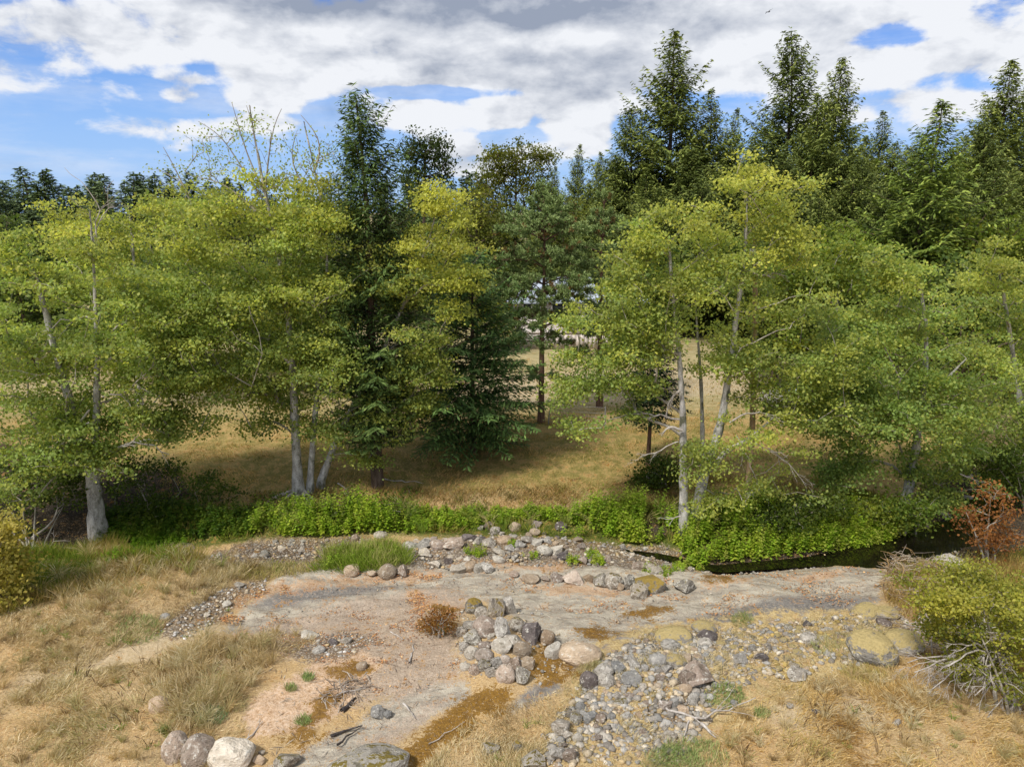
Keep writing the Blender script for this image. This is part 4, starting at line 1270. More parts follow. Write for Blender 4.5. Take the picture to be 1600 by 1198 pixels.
def build_gate():
    a = ground(857, 663); b = ground(945, 668)
    root = empty('field_gate', a, 'thin grey metal field gate standing beside the pine trunk', 'gate')
    M = plain_mat('galvanised_metal', (.20, .19, .18), .6, .4)
    d = b - a
    P = np.array([(0, 0, -.1), (0.02, 0, .45), (0.06, 0, .78), (.20, 0.01, .9), (.5, .03, .93)])
    V, F = tube(resample(P, .1), np.full(len(resample(P, .1)), .024), 6)
    link('bent_post', np_mesh('bent_post', V, F, True), M, root)
    for z in (.12, .30, .48, .66, .93):
        q0 = np.array((.04, 0, z)) if z < .9 else np.array((.5, .03, .93))
        q = np.stack([q0, q0 + (d * .5 + np.array([0, 0, z]) - q0) * .9, d + np.array([0, 0, z])])
        V, F = tube(q, np.full(3, .009), 5)
        link('rail', np_mesh('rail', V, F, True), M, root)
    V, F = tube(np.stack([d + np.array([0, 0, -.1]), d + np.array([0, 0, .5]), d + np.array([0, 0, 1.0])]), np.full(3, .03), 6)
    link('end_post', np_mesh('end_post', V, F, True), M, root)


build_gate()


def build_fence_bits():
    p = ground(1264, 673)
    root = empty('fence_post', p, 'dark leaning fence post at the meadow edge under the right alders', 'post')
    V, F = tube(np.array([(0, 0, -.2), (.03, 0, .3), (.07, 0, .72)]), np.array([.05, .048, .045]), 7)
    link('post', np_mesh('post', V, F, True), M_DARKW, root)
    q = ground(1236, 668)
    bm = Acc(); bm.add(*tube(np.array([(0, 0, .25), (.4, 0, .24), (.85, .02, .2)]), np.array([.035, .04, .035]), 6))
    bm.add(*tube(np.array([(.05, .03, -.1), (.05, .03, .1), (.05, .03, .24)]), np.full(3, .03), 5))
    bm.add(*tube(np.array([(.78, .05, -.1), (.78, .05, .1), (.78, .05, .2)]), np.full(3, .03), 5))
    o = link('timber_rail', bm.mesh('timber_rail'), M_DEAD); o.location = q
    o['label'] = 'pale low timber rail beside the dark leaning fence post'; o['category'] = 'fence rail'


build_fence_bits()


def build_car():
    g = gat(1262, 32.5)
    root = empty('parked_car', g, 'dusty grey car parked behind the leaning alder mostly hidden by leaves', 'car')
    root.rotation_euler = (0, 0, R(12))
    paint = plain_mat('dusty_grey_paint', (.23, .21, .18), .45, .4, .2)
    tyre = plain_mat('tyre_rubber', (.012, .012, .012), .8)
    prof = [(-2.05, .38), (-2.1, .62), (-2.0, .85), (-1.15, .95), (-.55, 1.38), (.75, 1.42), (1.45, .98), (1.98, .92), (2.08, .6), (2.05, .38)]
    bm = bmesh.new()
    L = [bm.verts.new((x, -.80 + (.10 if z > 1.2 else 0), z)) for x, z in prof]; Rr = [bm.verts.new((x, .80 - (.10 if z > 1.2 else 0), z)) for x, z in prof]
    n = len(prof)
    for i in range(n):
        j = (i + 1) % n; bm.faces.new((L[i], L[j], Rr[j], Rr[i]))
    bm.faces.new(L[::-1]); bm.faces.new(Rr)
    bmesh.ops.recalc_face_normals(bm, faces=bm.faces)
    bmesh.ops.bevel(bm, geom=list(bm.edges), offset=.05, segments=2, affect='EDGES')
    me = bpy.data.meshes.new('body'); bm.to_mesh(me); bm.free()
    link('body', me, paint, root)
    for sx in (-1.3, 1.3):
        for sy in (-.72, .72):
            th = np.linspace(0, 2 * math.pi, 17)[:-1]
            ring = []
            for (r, y) in ((.2, -.1), (.31, -.1), (.33, -.06), (.33, .06), (.31, .1), (.2, .1)):
                ring.append(np.stack([np.cos(th) * r, np.full(16, y), np.sin(th) * r], -1))
            V = np.concatenate(ring); i = np.arange(96).reshape(6, 16); j = np.roll(i, -1, 1); i2 = np.roll(i, -1, 0); j2 = np.roll(j, -1, 0)
            F = np.stack([i, j, j2, i2], -1).reshape(-1, 4)
            w = link('wheel', np_mesh('wheel', V, F, True), tyre, root); w.location = (sx, sy, .33)
            V, F = tube(np.array([(0, -.07, 0), (0, 0.0, 0), (0, .07, 0)]), np.array([.02, .19, .02]), 12)
            h = link('hub', np_mesh('hub', V, F, True), M_TRIM, w)
    for (x0, x1, z0, z1) in ((-.6, .05, 1.0, 1.30), (.12, .85, 1.0, 1.30)):
        link('side_window', boxes_mesh('side_window', [(x0, x1, -.775, -.755, z0, z1)]), M_GLASS, root)
    for sy in (-.55, .55):
        link('headlight', boxes_mesh('headlight', [(2.06, 2.12, sy - .16, sy + .16, .62, .76)]), M_TRIM, root)
    V = np.array([(-1.12, -.66, .99), (-1.12, .66, .99), (-.58, .58, 1.37), (-.58, -.58, 1.37)]) + np.array([-.03, 0, .03])
    Vb = V + np.array([.02, 0, -.02])
    link('windscreen', np_mesh('windscreen', np.concatenate([V, Vb]), np.array([(0, 1, 2, 3), (7, 6, 5, 4), (0, 4, 5, 1), (1, 5, 6, 2), (2, 6, 7, 3), (3, 7, 4, 0)])), plain_mat('windscreen_glass', (.10, .13, .16), .1, .6), root)


build_car()


def build_snag_and_box():
    Y = Y4 + 1.0
    p0 = at(1180, 470, Y); p1 = at(1179, 372, Y)
    b = gat(1182, Y)
    root = empty('broken_snag', b, 'broken bare trunk standing inside the crown of the leaning alder', 'tree')
    V, F = tube(np.array([(0, 0, -.2), (.02, 0, 2.5), (p0[0] - b[0], 0, p0[2] - b[2]), (p1[0] - b[0], 0, p1[2] - b[2])]), np.array([.1, .09, .08, .05]), 8)
    link('trunk', np_mesh('trunk', V, F, True), plain_mat('bare_orange_wood', (.36, .25, .15), .85), root)
    q = at(1176, 392, Y - .12)
    bx = empty('nest_box', q, 'small white box fixed high on the broken bare trunk', 'box')
    link('body', boxes_mesh('body', [(-.07, .07, -.07, .07, -.16, .16)]), M_TRIM, bx)
    link('lid', boxes_mesh('lid', [(-.09, .09, -.1, .09, .162, .185)]), M_TRIM, bx)


build_snag_and_box()


def build_bird():
    p = at(1201, 19, 95.0)
    root = empty('bird', p, 'dark bird gliding high in the cloudy sky above the tall firs', 'bird')
    root.rotation_euler = (R(12), R(-32), R(20)); root.scale = (1.0, 1.0, 1.0)
    m = plain_mat('dark_feathers', (.02, .018, .018), .8)
    a = Acc()
    a.add(*tube(np.array([(0, -.28, 0), (0, -.2, .01), (0, -.05, .0), (0, .12, 0), (0, .3, .0)]), np.array([.015, .045, .065, .05, .01]), 8))
    for s in (-1, 1):
        pts = np.array([(0, 0), (.2, .05), (.42, .02), (.62, -.10)]); ch = (.17, .15, .11, .03); zz = (0, .06, .08, .05)
        V = []
        for (x, y), c, z in zip(pts, ch, zz):
            V += [(s * x, y - c / 2, z), (s * x, y - c / 6, z + .018), (s * x, y + c / 2, z), (s * x, y - c / 6, z - .006)]
        V = np.array(V); i = np.arange(16).reshape(4, 4); j = np.roll(i, -1, 1)
        a.add(V, np.stack([i[:-1], j[:-1], j[1:], i[1:]], -1).reshape(-1, 4))
    V = np.array([(-.03, .22, .0), (.03, .22, 0), (.09, .45, 0), (-.09, .45, 0), (-.03, .22, .015), (.03, .22, .015), (.09, .45, .01), (-.09, .45, .01)])
    a.add(V, np.array([(0, 1, 2, 3), (4, 7, 6, 5), (0, 4, 5, 1), (1, 5, 6, 2), (2, 6, 7, 3), (3, 7, 4, 0)]))
    link('body', a.mesh('body'), m, root)


build_bird()

# ------------------------------------------------------------------ rocks
def ico(sub):
    bm = bmesh.new(); bmesh.ops.create_icosphere(bm, subdivisions=sub, radius=1.0)
    V = np.array([v.co[:] for v in bm.verts]); F = np.array([[v.index for v in f.verts] for f in bm.faces]); bm.free()
    return V, F


IV, IF = ico(4)
IV2, IF2 = ico(2)
IV1, IF1 = ico(1)


def rock_verts(V0, seed, angular):
    rng = np.random.default_rng(seed)
    V = V0.copy()
    V *= (1 + 0.55 * noise3(V0, 1.3, seed))[:, None]
    if angular:
        for _ in range(13):
            n = rvec(rng, 1)[0]; d = rng.uniform(0.42, 0.76)
            over = np.maximum(0, V @ n - d)
            V = V - over[:, None] * n * 1.0
    else:
        for _ in range(4):
            n = rvec(rng, 1)[0]; d = rng.uniform(0.78, 0.95)
            over = np.maximum(0, V @ n - d); V = V - over[:, None] * n * 0.7
    V *= (1 + (0.08 if angular else 0.14) * noise3(V0, 4.0, seed + 3) + 0.05 * noise3(V0, 9.0, seed + 5))[:, None]
    V = V - V.mean(0)
    return V / np.abs(V).max(0)


ROCKM = {}
for i in range(9): ROCKM[('a', i)] = (rock_verts(IV, 100 + i, True), IF)
for i in range(5): ROCKM[('r', i)] = (rock_verts(IV, 200 + i, False), IF)
ROCKMESH = {k_: np_mesh('rock', v, f, k_[0] == 'r') for k_, (v, f) in ROCKM.items()}
for me in ROCKMESH.values():
    me.polygons.foreach_set('use_smooth', np.zeros(len(me.polygons), bool))


def rock_material(name, cols, lichen=0.3, moss=0.0, moss_col=(.40, .30, .12)):
    m, k, out = new_mat(name)
    tc = k.n('ShaderNodeTexCoord'); oi = k.n('ShaderNodeObjectInfo')
    P = k.vm('ADD', tc.outputs['Object'], oi.outputs['Location'])
    rnd = oi.outputs['Random']
    n = k.noise(P, 1.1, 5, 0.65); n2 = k.noise(P, 3.0, 5, 0.72); n3 = k.noise(P, 8.0, 3, 0.65)
    col = k.ramp(k.m('ADD', k.m('MULTIPLY', n, 0.55), k.m('MULTIPLY', n2, 0.45)), [(0.34, cols[0]), (0.5, cols[1]), (0.66, cols[2])])
    bri = k.n('ShaderNodeCombineXYZ')
    s = k.m('MULTIPLY_ADD', rnd, 0.55, 0.72)
    for i in range(3): k.put(bri.inputs[i], s)
    col = k.mix(1.0, col, bri.outputs[0], 'MULTIPLY')
    warm = k.m('FRACT', k.m('MULTIPLY', rnd, 7.31))
    col = k.mix(k.m('MULTIPLY', warm, 0.30), col, k.mix(1.0, col, (1.25, 0.98, 0.70), 'MULTIPLY'))
    if lichen > 0:
        lm = k.ss(n2, 0.60 - lichen * 0.10, 0.66 - lichen * 0.08)
        col = k.mix(k.m('MULTIPLY', lm, 0.8), col, (.66, .63, .55))
        lm2 = k.ss(k.noise(k.vm('ADD', P, (4, 9, 2)), 2.6, 5, 0.72), 0.55, 0.62)
        col = k.mix(k.m('MULTIPLY', lm2, 0.7 * min(1, lichen * 1.6)), col, (.075, .065, .035))
    if moss > 0:
        ge = k.n('ShaderNodeNewGeometry'); sp = k.n('ShaderNodeSeparateXYZ'); k.put(sp.inputs[0], ge.outputs['Normal'])
        up = k.m('ADD', sp.outputs[2], k.m('MULTIPLY', k.m('SUBTRACT', n2, 0.5), 3.6))
        up = k.m('ADD', up, k.m('MULTIPLY', k.m('SUBTRACT', n, 0.5), 1.2))
        mm = k.ss(up, 1.05 - moss, 1.25 - moss)
        mc = k.mix(n3, tuple(c * .55 for c in moss_col), tuple(c * 1.25 for c in moss_col))
        col = k.mix(mm, col, mc)
    principled(k, out, col, 0.9, k.bump(k.m('ADD', n2, k.m('MULTIPLY', n3, 0.6)), 0.7, 0.12), 0.2)
    return m


RM = {
    'grey': rock_material('grey_rock', ((.19, .175, .155), (.36, .335, .295), (.54, .51, .455)), .6),
    'blue': rock_material('blue_grey_rock', ((.19, .185, .175), (.32, .315, .30), (.44, .43, .40)), .35),
    'tan': rock_material('tan_rock', ((.27, .20, .14), (.42, .33, .235), (.54, .45, .345)), .2),
    'pink': rock_material('pinkish_rock', ((.30, .235, .185), (.42, .345, .28), (.53, .455, .385)), .45),
    'pale': rock_material('pale_rock', ((.34, .30, .24), (.50, .46, .39), (.64, .60, .52)), .4),
    'dark': rock_material('dark_rock', ((.07, .06, .055), (.14, .12, .115), (.22, .195, .185)), .2),
    'brown': rock_material('brown_rock', ((.17, .13, .10), (.31, .25, .205), (.46, .39, .33)), .5),
    'lichen': rock_material('lichen_spotted_rock', ((.15, .135, .11), (.29, .265, .225), (.42, .395, .345)), 1.0, .12, (.17, .13, .03)),
    'moss': rock_material('mossy_rock', ((.15, .14, .125), (.28, .26, .225), (.42, .395, .35)), .8, .55, (.30, .21, .05)),
    'ymoss': rock_material('yellow_moss_rock', ((.16, .15, .135), (.28, .265, .24), (.40, .385, .35)), .8, .62, (.44, .345, .155)),
}
WORD = {'grey': 'grey', 'blue': 'blue grey', 'tan': 'tan', 'pink': 'pinkish', 'pale': 'pale', 'dark': 'dark', 'brown': 'brown', 'lichen': 'lichen spotted grey', 'moss': 'mossy', 'ymoss': 'yellow moss topped'}
rrng = random.Random(77)
ROCKS = []           # (x, y, r) of everything placed, to keep the scatter from piling up


def rock(u, v, w, h, typ, zone, label=None, shape=None, flat=None, lift=0.0):
    b = ground(u, v + 0.36 * h)
    dist = np.linalg.norm(b - CAM); m = dist / FPX
    sx = w * m * 0.5
    sz = h * m * 0.5 / math.sqrt(math.cos(math.asin((CAM[2] - b[2]) / dist)) ** 2 + .35)
    sy = sx * rrng.uniform(.8, 1.05)
    place_rock((b[0], b[1] + sy * .35, b[2] + sz * 0.38 + lift), (sx * 1.10, sy, sz * 1.08), typ, zone, label, shape)


def place_rock(loc, sc, typ, zone, label=None, shape=None, rz=None):
    if typ == 'ymoss' or (label and ('bottom left' in label or 'outcrop' in label)): shape = shape or 'r'
    sh = shape or ('r' if typ in ('tan', 'pink') and rrng.random() < .55 else ('a' if rrng.random() < .75 else 'r'))
    me = ROCKMESH[(sh, rrng.randrange(9 if sh == 'a' else 5))]
    o = bpy.data.objects.new('boulder' if max(sc) > .22 else 'rock', me)
    COL.objects.link(o)
    if len(me.materials) == 0: me.materials.append(RM['grey'])
    o.material_slots[0].link = 'OBJECT'; o.material_slots[0].material = RM[typ]
    o.location = loc; o.scale = sc
    o.rotation_euler = (rrng.uniform(-.25, .25), rrng.uniform(-.25, .25), rrng.choice((0, math.pi)) + rrng.uniform(-.35, .35) if rz is None else rz)
    o['label'] = label or '%s rock %s' % (WORD[typ], zone)
    o['category'] = 'boulder' if max(sc) > .22 else 'rock'
    if not label: o['group'] = '%s rocks %s' % (WORD[typ], zone)
    ROCKS.append((loc[0], loc[1], max(sc[0], sc[1])))
    return o


Z_PILE = 'in the central boulder pile'
Z_ROW = 'in the boulder row across the bare creek bed'
Z_WALL = 'along the stony creek edge below the far bank'
Z_SLOPE = 'on the stony slope in the right foreground'
Z_BAR = 'lying on the dirt and gravel of the left bar'
Z_POOL = 'beside the dark pool at the right end of the creek'
L = [
    (273, 1168, 34, 42, 'pink', Z_BAR, 'pinkish rounded boulder, first of three in the dry grass at bottom left'),
    (308, 1177, 42, 50, 'pink', Z_BAR, 'tall tan pink boulder between its two neighbours at bottom left'),
    (357, 1182, 62, 38, 'pale', Z_BAR, 'long pale grey boulder at the end of the bottom left trio'),
    (247, 1101, 26, 24, 'tan', Z_BAR, 'tan stone half sunk in dry grass above the bottom left trio'),
    (572, 1204, 104, 34, 'lichen', Z_BAR, 'broad mossy rock outcrop at the bottom edge left of the orange moss strip'),
    (443, 1192, 36, 20, 'lichen', Z_BAR, 'low grey lichen rock at the bottom edge beside the long pale boulder'),
    (740, 945, 26, 30, 'moss', Z_PILE, 'mossy boulder at the top left of the central pile'),
    (752, 956, 20, 20, 'grey', Z_PILE, 'small round grey rock nestled at the top of the central pile'),
    (775, 949, 26, 40, 'moss', Z_PILE, 'tall mossy slab leaning at the crown of the central pile'),
    (793, 945, 22, 38, 'grey', Z_PILE, 'upright pale grey slab behind the crown of the central pile'),
    (733, 975, 24, 20, 'grey', Z_PILE, None), (760, 979, 38, 30, 'brown', Z_PILE, 'broad brownish grey boulder in the middle of the central pile'), (721, 986, 17, 18, 'grey', Z_PILE, None),
    (741, 994, 30, 26, 'lichen', Z_PILE, None), (787, 979, 24, 42, 'grey', Z_PILE, 'long pointed grey slab standing in the central pile'), (808, 974, 24, 28, 'lichen', Z_PILE, None),
    (829, 986, 32, 38, 'dark', Z_PILE, 'big dark squared boulder at the right of the central pile'), (854, 994, 23, 28, 'tan', Z_PILE, 'yellowish cream boulder right of the big dark one'),
    (801, 1000, 26, 20, 'grey', Z_PILE, None), (785, 1006, 30, 24, 'pale', Z_PILE, None), (815, 1013, 28, 26, 'tan', Z_PILE, 'tan angular boulder beside the mossy gap of the central pile'), (767, 994, 11, 11, 'pale', Z_PILE, 'bright white little rock in the central pile'),
    (757, 1009, 24, 16, 'brown', Z_PILE, None), (725, 1010, 15, 15, 'grey', Z_PILE, None), (737, 1019, 21, 24, 'pale', Z_PILE, None), (757, 1023, 27, 20, 'pink', Z_PILE, None),
    (757, 1039, 22, 20, 'lichen', Z_PILE, None), (776, 1034, 18, 20, 'grey', Z_PILE, None), (788, 1030, 17, 17, 'pink', Z_PILE, None), (806, 1035, 23, 20, 'brown', Z_PILE, None),
    (826, 1036, 21, 22, 'tan', Z_PILE, None), (768, 1049, 18, 15, 'grey', Z_PILE, None), (741, 1045, 17, 17, 'brown', Z_PILE, None), (727, 1041, 16, 13, 'pale', Z_PILE, None),
    (789, 1052, 27, 30, 'pink', Z_PILE, 'pinkish square boulder at the foot of the central pile'), (815, 1055, 27, 30, 'lichen', Z_PILE, 'white and grey patched boulder at the foot of the central pile'),
    (864, 1018, 27, 24, 'pale', Z_PILE, 'pale boulder with a yellow side across the mossy gap'), (908, 1022, 60, 30, 'tan', Z_PILE, 'large flat tan boulder between the pile and the stony slope'),
    (831, 902, 27, 15, 'tan', Z_ROW, 'flat tan boulder at the left end of the boulder row'), (851, 902, 13, 13, 'pink', Z_ROW, None), (870, 901, 25, 17, 'brown', Z_ROW, None),
    (897, 902, 31, 25, 'pink', Z_ROW, 'rounded pinkish tan boulder in the row across the bed'), (922, 902, 19, 21, 'tan', Z_ROW, None), (938, 905, 25, 31, 'lichen', Z_ROW, 'tall grey lichen boulder next to a tan one in the row'),
    (959, 906, 27, 33, 'lichen', Z_ROW, 'grey boulder with a creamy mossy top in the middle of the row'), (969, 916, 14, 15, 'tan', Z_ROW, None), (982, 909, 21, 29, 'lichen', Z_ROW, None),
    (997, 925, 31, 27, 'lichen', Z_ROW, 'squat lichen covered boulder lying in front of the row'), (1017, 911, 44, 28, 'moss', Z_ROW, 'long boulder with a yellow mossy back at the right end of the row'),
    (1072, 913, 33, 25, 'lichen', Z_ROW, 'lone dark boulder with white lichen on the bare bed'), (1000, 884, 26, 17, 'brown', Z_ROW, None), (1023, 888, 27, 20, 'lichen', Z_ROW, None),
    (605, 891, 27, 24, 'tan', Z_WALL, 'large round tan boulder at the end of the weedy clump'), (629, 890, 21, 19, 'brown', Z_WALL, 'brown grey boulder touching the round tan one'), (581, 894, 13, 9, 'tan', Z_WALL, None), (549, 890, 23, 18, 'tan', Z_WALL, 'smooth tan boulder at the left end of the weedy clump'),
    (594, 835, 21, 13, 'grey', Z_WALL, None), (638, 852, 21, 13, 'grey', Z_WALL, None), (661, 850, 27, 17, 'grey', Z_WALL, None), (684, 850, 25, 17, 'brown', Z_WALL, None),
    (710, 848, 36, 23, 'brown', Z_WALL, 'big flat topped brown boulder in the creek edge wall'), (731, 839, 29, 14, 'dark', Z_WALL, None), (661, 862, 19, 11, 'pale', Z_WALL, None), (681, 880, 21, 15, 'pale', Z_WALL, None),
    (701, 876, 14, 15, 'dark', Z_WALL, None), (717, 887, 30, 14, 'pale', Z_WALL, None), (734, 883, 21, 17, 'tan', Z_WALL, None), (748, 886, 17, 15, 'pale', Z_WALL, None), (762, 885, 19, 19, 'grey', Z_WALL, None),
    (779, 873, 20, 12, 'pale', Z_WALL, None), (779, 861, 21, 15, 'pale', Z_WALL, None), (762, 847, 23, 19, 'grey', Z_WALL, None), (747, 844, 19, 15, 'grey', Z_WALL, None), (752, 823, 11, 11, 'grey', Z_WALL, None),
    (764, 820, 15, 15, 'brown', Z_WALL, None), (774, 827, 16, 15, 'grey', Z_WALL, None), (805, 822, 18, 19, 'tan', Z_WALL, 'tan boulder perched among plants at the top of the creek edge'), (788, 842, 21, 13, 'tan', Z_WALL, None), (803, 896, 15, 10, 'brown', Z_ROW, None),
    (851, 858, 23, 15, 'pale', Z_WALL, None), (871, 857, 19, 16, 'pale', Z_WALL, None), (882, 868, 21, 14, 'dark', Z_WALL, None), (911, 873, 19, 17, 'pink', Z_WALL, None), (909, 852, 14, 12, 'brown', Z_WALL, None),
    (902, 842, 17, 10, 'tan', Z_WALL, None), (878, 822, 20, 20, 'dark', Z_WALL, 'dark purple grey boulder against the green bank'), (837, 818, 21, 15, 'brown', Z_WALL, None), (836, 830, 16, 13, 'tan', Z_WALL, None), (823, 841, 19, 18, 'grey', Z_WALL, None),
    (813, 850, 17, 14, 'grey', Z_WALL, None), (795, 855, 17, 13, 'grey', Z_WALL, None), (840, 846, 16, 12, 'pale', Z_WALL, None), (855, 842, 15, 12, 'grey', Z_WALL, None), (948, 872, 14, 12, 'brown', Z_WALL, None), (973, 853, 11, 10, 'grey', Z_WALL, None),
    (285, 858, 30, 12, 'brown', Z_WALL, 'flat brown stone by the green creeper at the left end of the creek'), (302, 869, 22, 10, 'brown', Z_WALL, None),
    (965, 1041, 21, 23, 'blue', Z_SLOPE, 'blue grey block at the top edge of the stony slope'), (944, 1049, 27, 25, 'grey', Z_SLOPE, None), (947, 1062, 23, 21, 'grey', Z_SLOPE, None), (921, 1061, 25, 32, 'dark', Z_SLOPE, 'dark weathered boulder at the left edge of the stony slope'),
    (988, 1059, 30, 21, 'blue', Z_SLOPE, 'broad blue grey boulder near the top of the loose stones'), (1028, 1031, 25, 19, 'blue', Z_SLOPE, None), (1058, 1033, 30, 20, 'ymoss', Z_SLOPE, 'yellow mossy boulder above the large brown grey slab'), (1041, 1045, 17, 15, 'blue', Z_SLOPE, None),
    (1053, 996, 50, 20, 'ymoss', Z_SLOPE, 'long yellow moss cushion boulder at the upper edge of the slope'), (1050, 1009, 27, 19, 'grey', Z_SLOPE, None), (992, 1038, 19, 17, 'grey', Z_SLOPE, None), (907, 1103, 13, 15, 'blue', Z_SLOPE, 'smooth light blue stone on the dry grass edge'),
    (921, 1121, 19, 17, 'blue', Z_SLOPE, None), (900, 1121, 17, 19, 'lichen', Z_SLOPE, None), (875, 1135, 27, 27, 'grey', Z_SLOPE, None), (886, 1147, 17, 15, 'grey', Z_SLOPE, None), (903, 1152, 15, 15, 'pale', Z_SLOPE, None),
    (869, 1177, 24, 22, 'grey', Z_SLOPE, 'smooth dark grey round boulder near the bottom edge'), (888, 1178, 21, 23, 'brown', Z_SLOPE, None), (831, 1189, 36, 24, 'lichen', Z_SLOPE, 'wide lichen boulder at the bottom edge of the stony slope'), (808, 1165, 13, 17, 'moss', Z_SLOPE, None),
    (937, 1122, 21, 13, 'brown', Z_SLOPE, None), (1054, 1097, 13, 21, 'blue', Z_SLOPE, None), (1072, 1056, 24, 36, 'brown', Z_SLOPE, None), (1040, 1101, 19, 15, 'brown', Z_SLOPE, None), (1067, 1108, 17, 12, 'tan', Z_SLOPE, None), (1046, 1148, 20, 15, 'grey', Z_SLOPE, None),
    (1107, 993, 30, 19, 'dark', Z_SLOPE, 'dark grey block at the ridge beside yellow moss'), (1103, 1005, 26, 13, 'grey', Z_SLOPE, None), (1100, 980, 34, 18, 'ymoss', Z_SLOPE, 'yellow moss topped boulder on the ridge next to the bare bed'), (1087, 1055, 46, 38, 'brown', Z_SLOPE, 'largest rough brown grey boulder of the stony slope'), (1157, 1029, 21, 21, 'blue', Z_SLOPE, 'upright blue grey stone in yellow moss right of the largest boulder'),
    (1190, 1026, 22, 11, 'dark', Z_SLOPE, 'flat dark stone right of the upright blue one'), (1249, 1053, 30, 22, 'grey', Z_SLOPE, 'square grey boulder at the lower edge of the slope above orange grass'), (1366, 1014, 58, 42, 'ymoss', Z_SLOPE, 'biggest round boulder capped with yellow moss near the bleached branches'), (1416, 1005, 48, 32, 'ymoss', Z_SLOPE, 'yellow mossy boulder tucked under the bleached branches'),
    (1355, 956, 36, 18, 'ymoss', Z_SLOPE, 'low yellow moss mound at the edge of the dark bed'), (1387, 958, 38, 18, 'ymoss', Z_SLOPE, 'second yellow moss mound next to the brush heap'), (1381, 972, 20, 17, 'dark', Z_SLOPE, None), (1264, 997, 21, 13, 'grey', Z_SLOPE, None), (1176, 1011, 13, 11, 'grey', Z_SLOPE, None),
    (1083, 1091, 15, 21, 'grey', Z_SLOPE, None), (1104, 1121, 15, 15, 'grey', Z_SLOPE, None), (1148, 1098, 11, 9, 'blue', Z_SLOPE, None), (1276, 1113, 14, 9, 'dark', 'on the pale grassless patch at lower right', None), (1236, 1103, 10, 8, 'grey', 'on the pale grassless patch at lower right', None), (1293, 1116, 10, 8, 'dark', 'on the pale grassless patch at lower right', None), (1403, 1128, 10, 12, 'grey', 'on the pale grassless patch at lower right', None),
    (1352, 868, 18, 13, 'tan', Z_POOL, 'pinkish tan rock on the bank left of the dark pool'), (1362, 851, 13, 11, 'pale', Z_POOL, None), (1381, 858, 11, 9, 'grey', Z_POOL, None), (1394, 866, 13, 10, 'grey', Z_POOL, None), (1445, 821, 26, 10, 'brown', Z_POOL, None), (1485, 822, 22, 11, 'grey', Z_POOL, None), (1497, 831, 20, 9, 'grey', Z_POOL, None),
    (1488, 881, 40, 11, 'grey', Z_POOL, 'flat grey slab in the water at the near edge of the pool'), (1500, 808, 24, 11, 'brown', Z_POOL, None), (1478, 805, 18, 10, 'grey', Z_POOL, None), (1515, 795, 26, 11, 'brown', Z_POOL, None), (1492, 785, 22, 10, 'dark', Z_POOL, None), (1515, 778, 20, 9, 'grey', Z_POOL, None), (1470, 832, 16, 8, 'dark', Z_POOL, None),
    (257, 963, 13, 9, 'blue', Z_BAR, None), (372, 913, 16, 8, 'pale', Z_BAR, None), (354, 943, 13, 9, 'pale', Z_BAR, None), (322, 960, 10, 8, 'pale', Z_BAR, None), (588, 1112, 21, 16, 'blue', Z_BAR, 'blue grey stone on the sandy ground below the twigs'), (606, 1115, 12, 10, 'blue', Z_BAR, None),
    (520, 1002, 15, 12, 'dark', Z_BAR, None), (540, 1000, 18, 12, 'grey', Z_BAR, None), (498, 1015, 18, 12, 'grey', Z_BAR, None), (565, 1040, 15, 14, 'tan', Z_BAR, None), (480, 992, 30, 9, 'pale', Z_BAR, 'flat pale stone flush with the bare dirt of the left bar'), (767, 1170, 24, 16, 'lichen', 'alone in dry grass at the bottom centre', 'speckled rock alone in dry grass at the bottom centre'),
    (1072, 1075, 18, 12, 'tan', Z_SLOPE, None), (405, 1188, 16, 10, 'tan', Z_BAR, None), (408, 1175, 9, 7, 'pale', Z_BAR, None),
]
for it in L:
    rock(*it[:6], label=it[6])
n_hand = len(ROCKS)


def scatter_rocks(polys_px, n, wlo, whi, types, zone, tries=60, flatten=.75, seed=1, lift=0.0):
    rng = np.random.default_rng(seed)
    P = [poly(*p) for p in polys_px]
    got = 0
    for _ in range(n * tries):
        if got >= n: break
        Q = P[rng.integers(len(P))]
        lo, hi = Q.min(0), Q.max(0)
        x, y = rng.uniform(lo, hi)
        if poly_mask(Q, np.array([x]), np.array([y]), 0.02)[0] < .5: continue
        s = wlo + (whi - wlo) * rng.random() ** 1.8
        if any((x - a) ** 2 + (y - b) ** 2 < (0.78 * (s + c)) ** 2 for a, b, c in ROCKS): continue
        z = float(height(x, y))
        sy = s * rng.uniform(.75, 1.1); sz = s * rng.uniform(.55, .9) * flatten / .75
        place_rock((x, y, z + sz * .3 + lift), (s, sy, sz), types[rng.integers(len(types))], zone, rz=rng.random() * 6.28)
        got += 1


scatter_rocks([((840, 1190), (890, 1110), (930, 1040), (1010, 1000), (1110, 990), (1130, 1050), (1090, 1110), (1060, 1160), (960, 1140), (900, 1190))], 62, .07, .15, ['grey', 'blue', 'grey', 'brown', 'lichen', 'tan'], Z_SLOPE, seed=3)
scatter_rocks([((1110, 1000), (1300, 965), (1400, 960), (1340, 1030), (1240, 1050), (1130, 1060))], 40, .07, .13, ['grey', 'lichen', 'ymoss', 'dark', 'ymoss'], Z_SLOPE, seed=4)
scatter_rocks([((310, 872), (400, 848), (560, 838), (640, 845), (660, 866), (560, 858), (420, 870))], 26, .08, .16, ['grey', 'grey', 'brown', 'pale', 'dark'], Z_WALL, seed=5)
scatter_rocks([((650, 870), (650, 845), (780, 828), (890, 830), (900, 872), (780, 880))], 22, .08, .15, ['grey', 'pale', 'brown', 'tan', 'dark'], Z_WALL, seed=6)
scatter_rocks([((900, 885), (900, 855), (1050, 868), (1100, 885), (1040, 896))], 16, .07, .13, ['grey', 'pale', 'brown', 'lichen'], Z_WALL, seed=7)


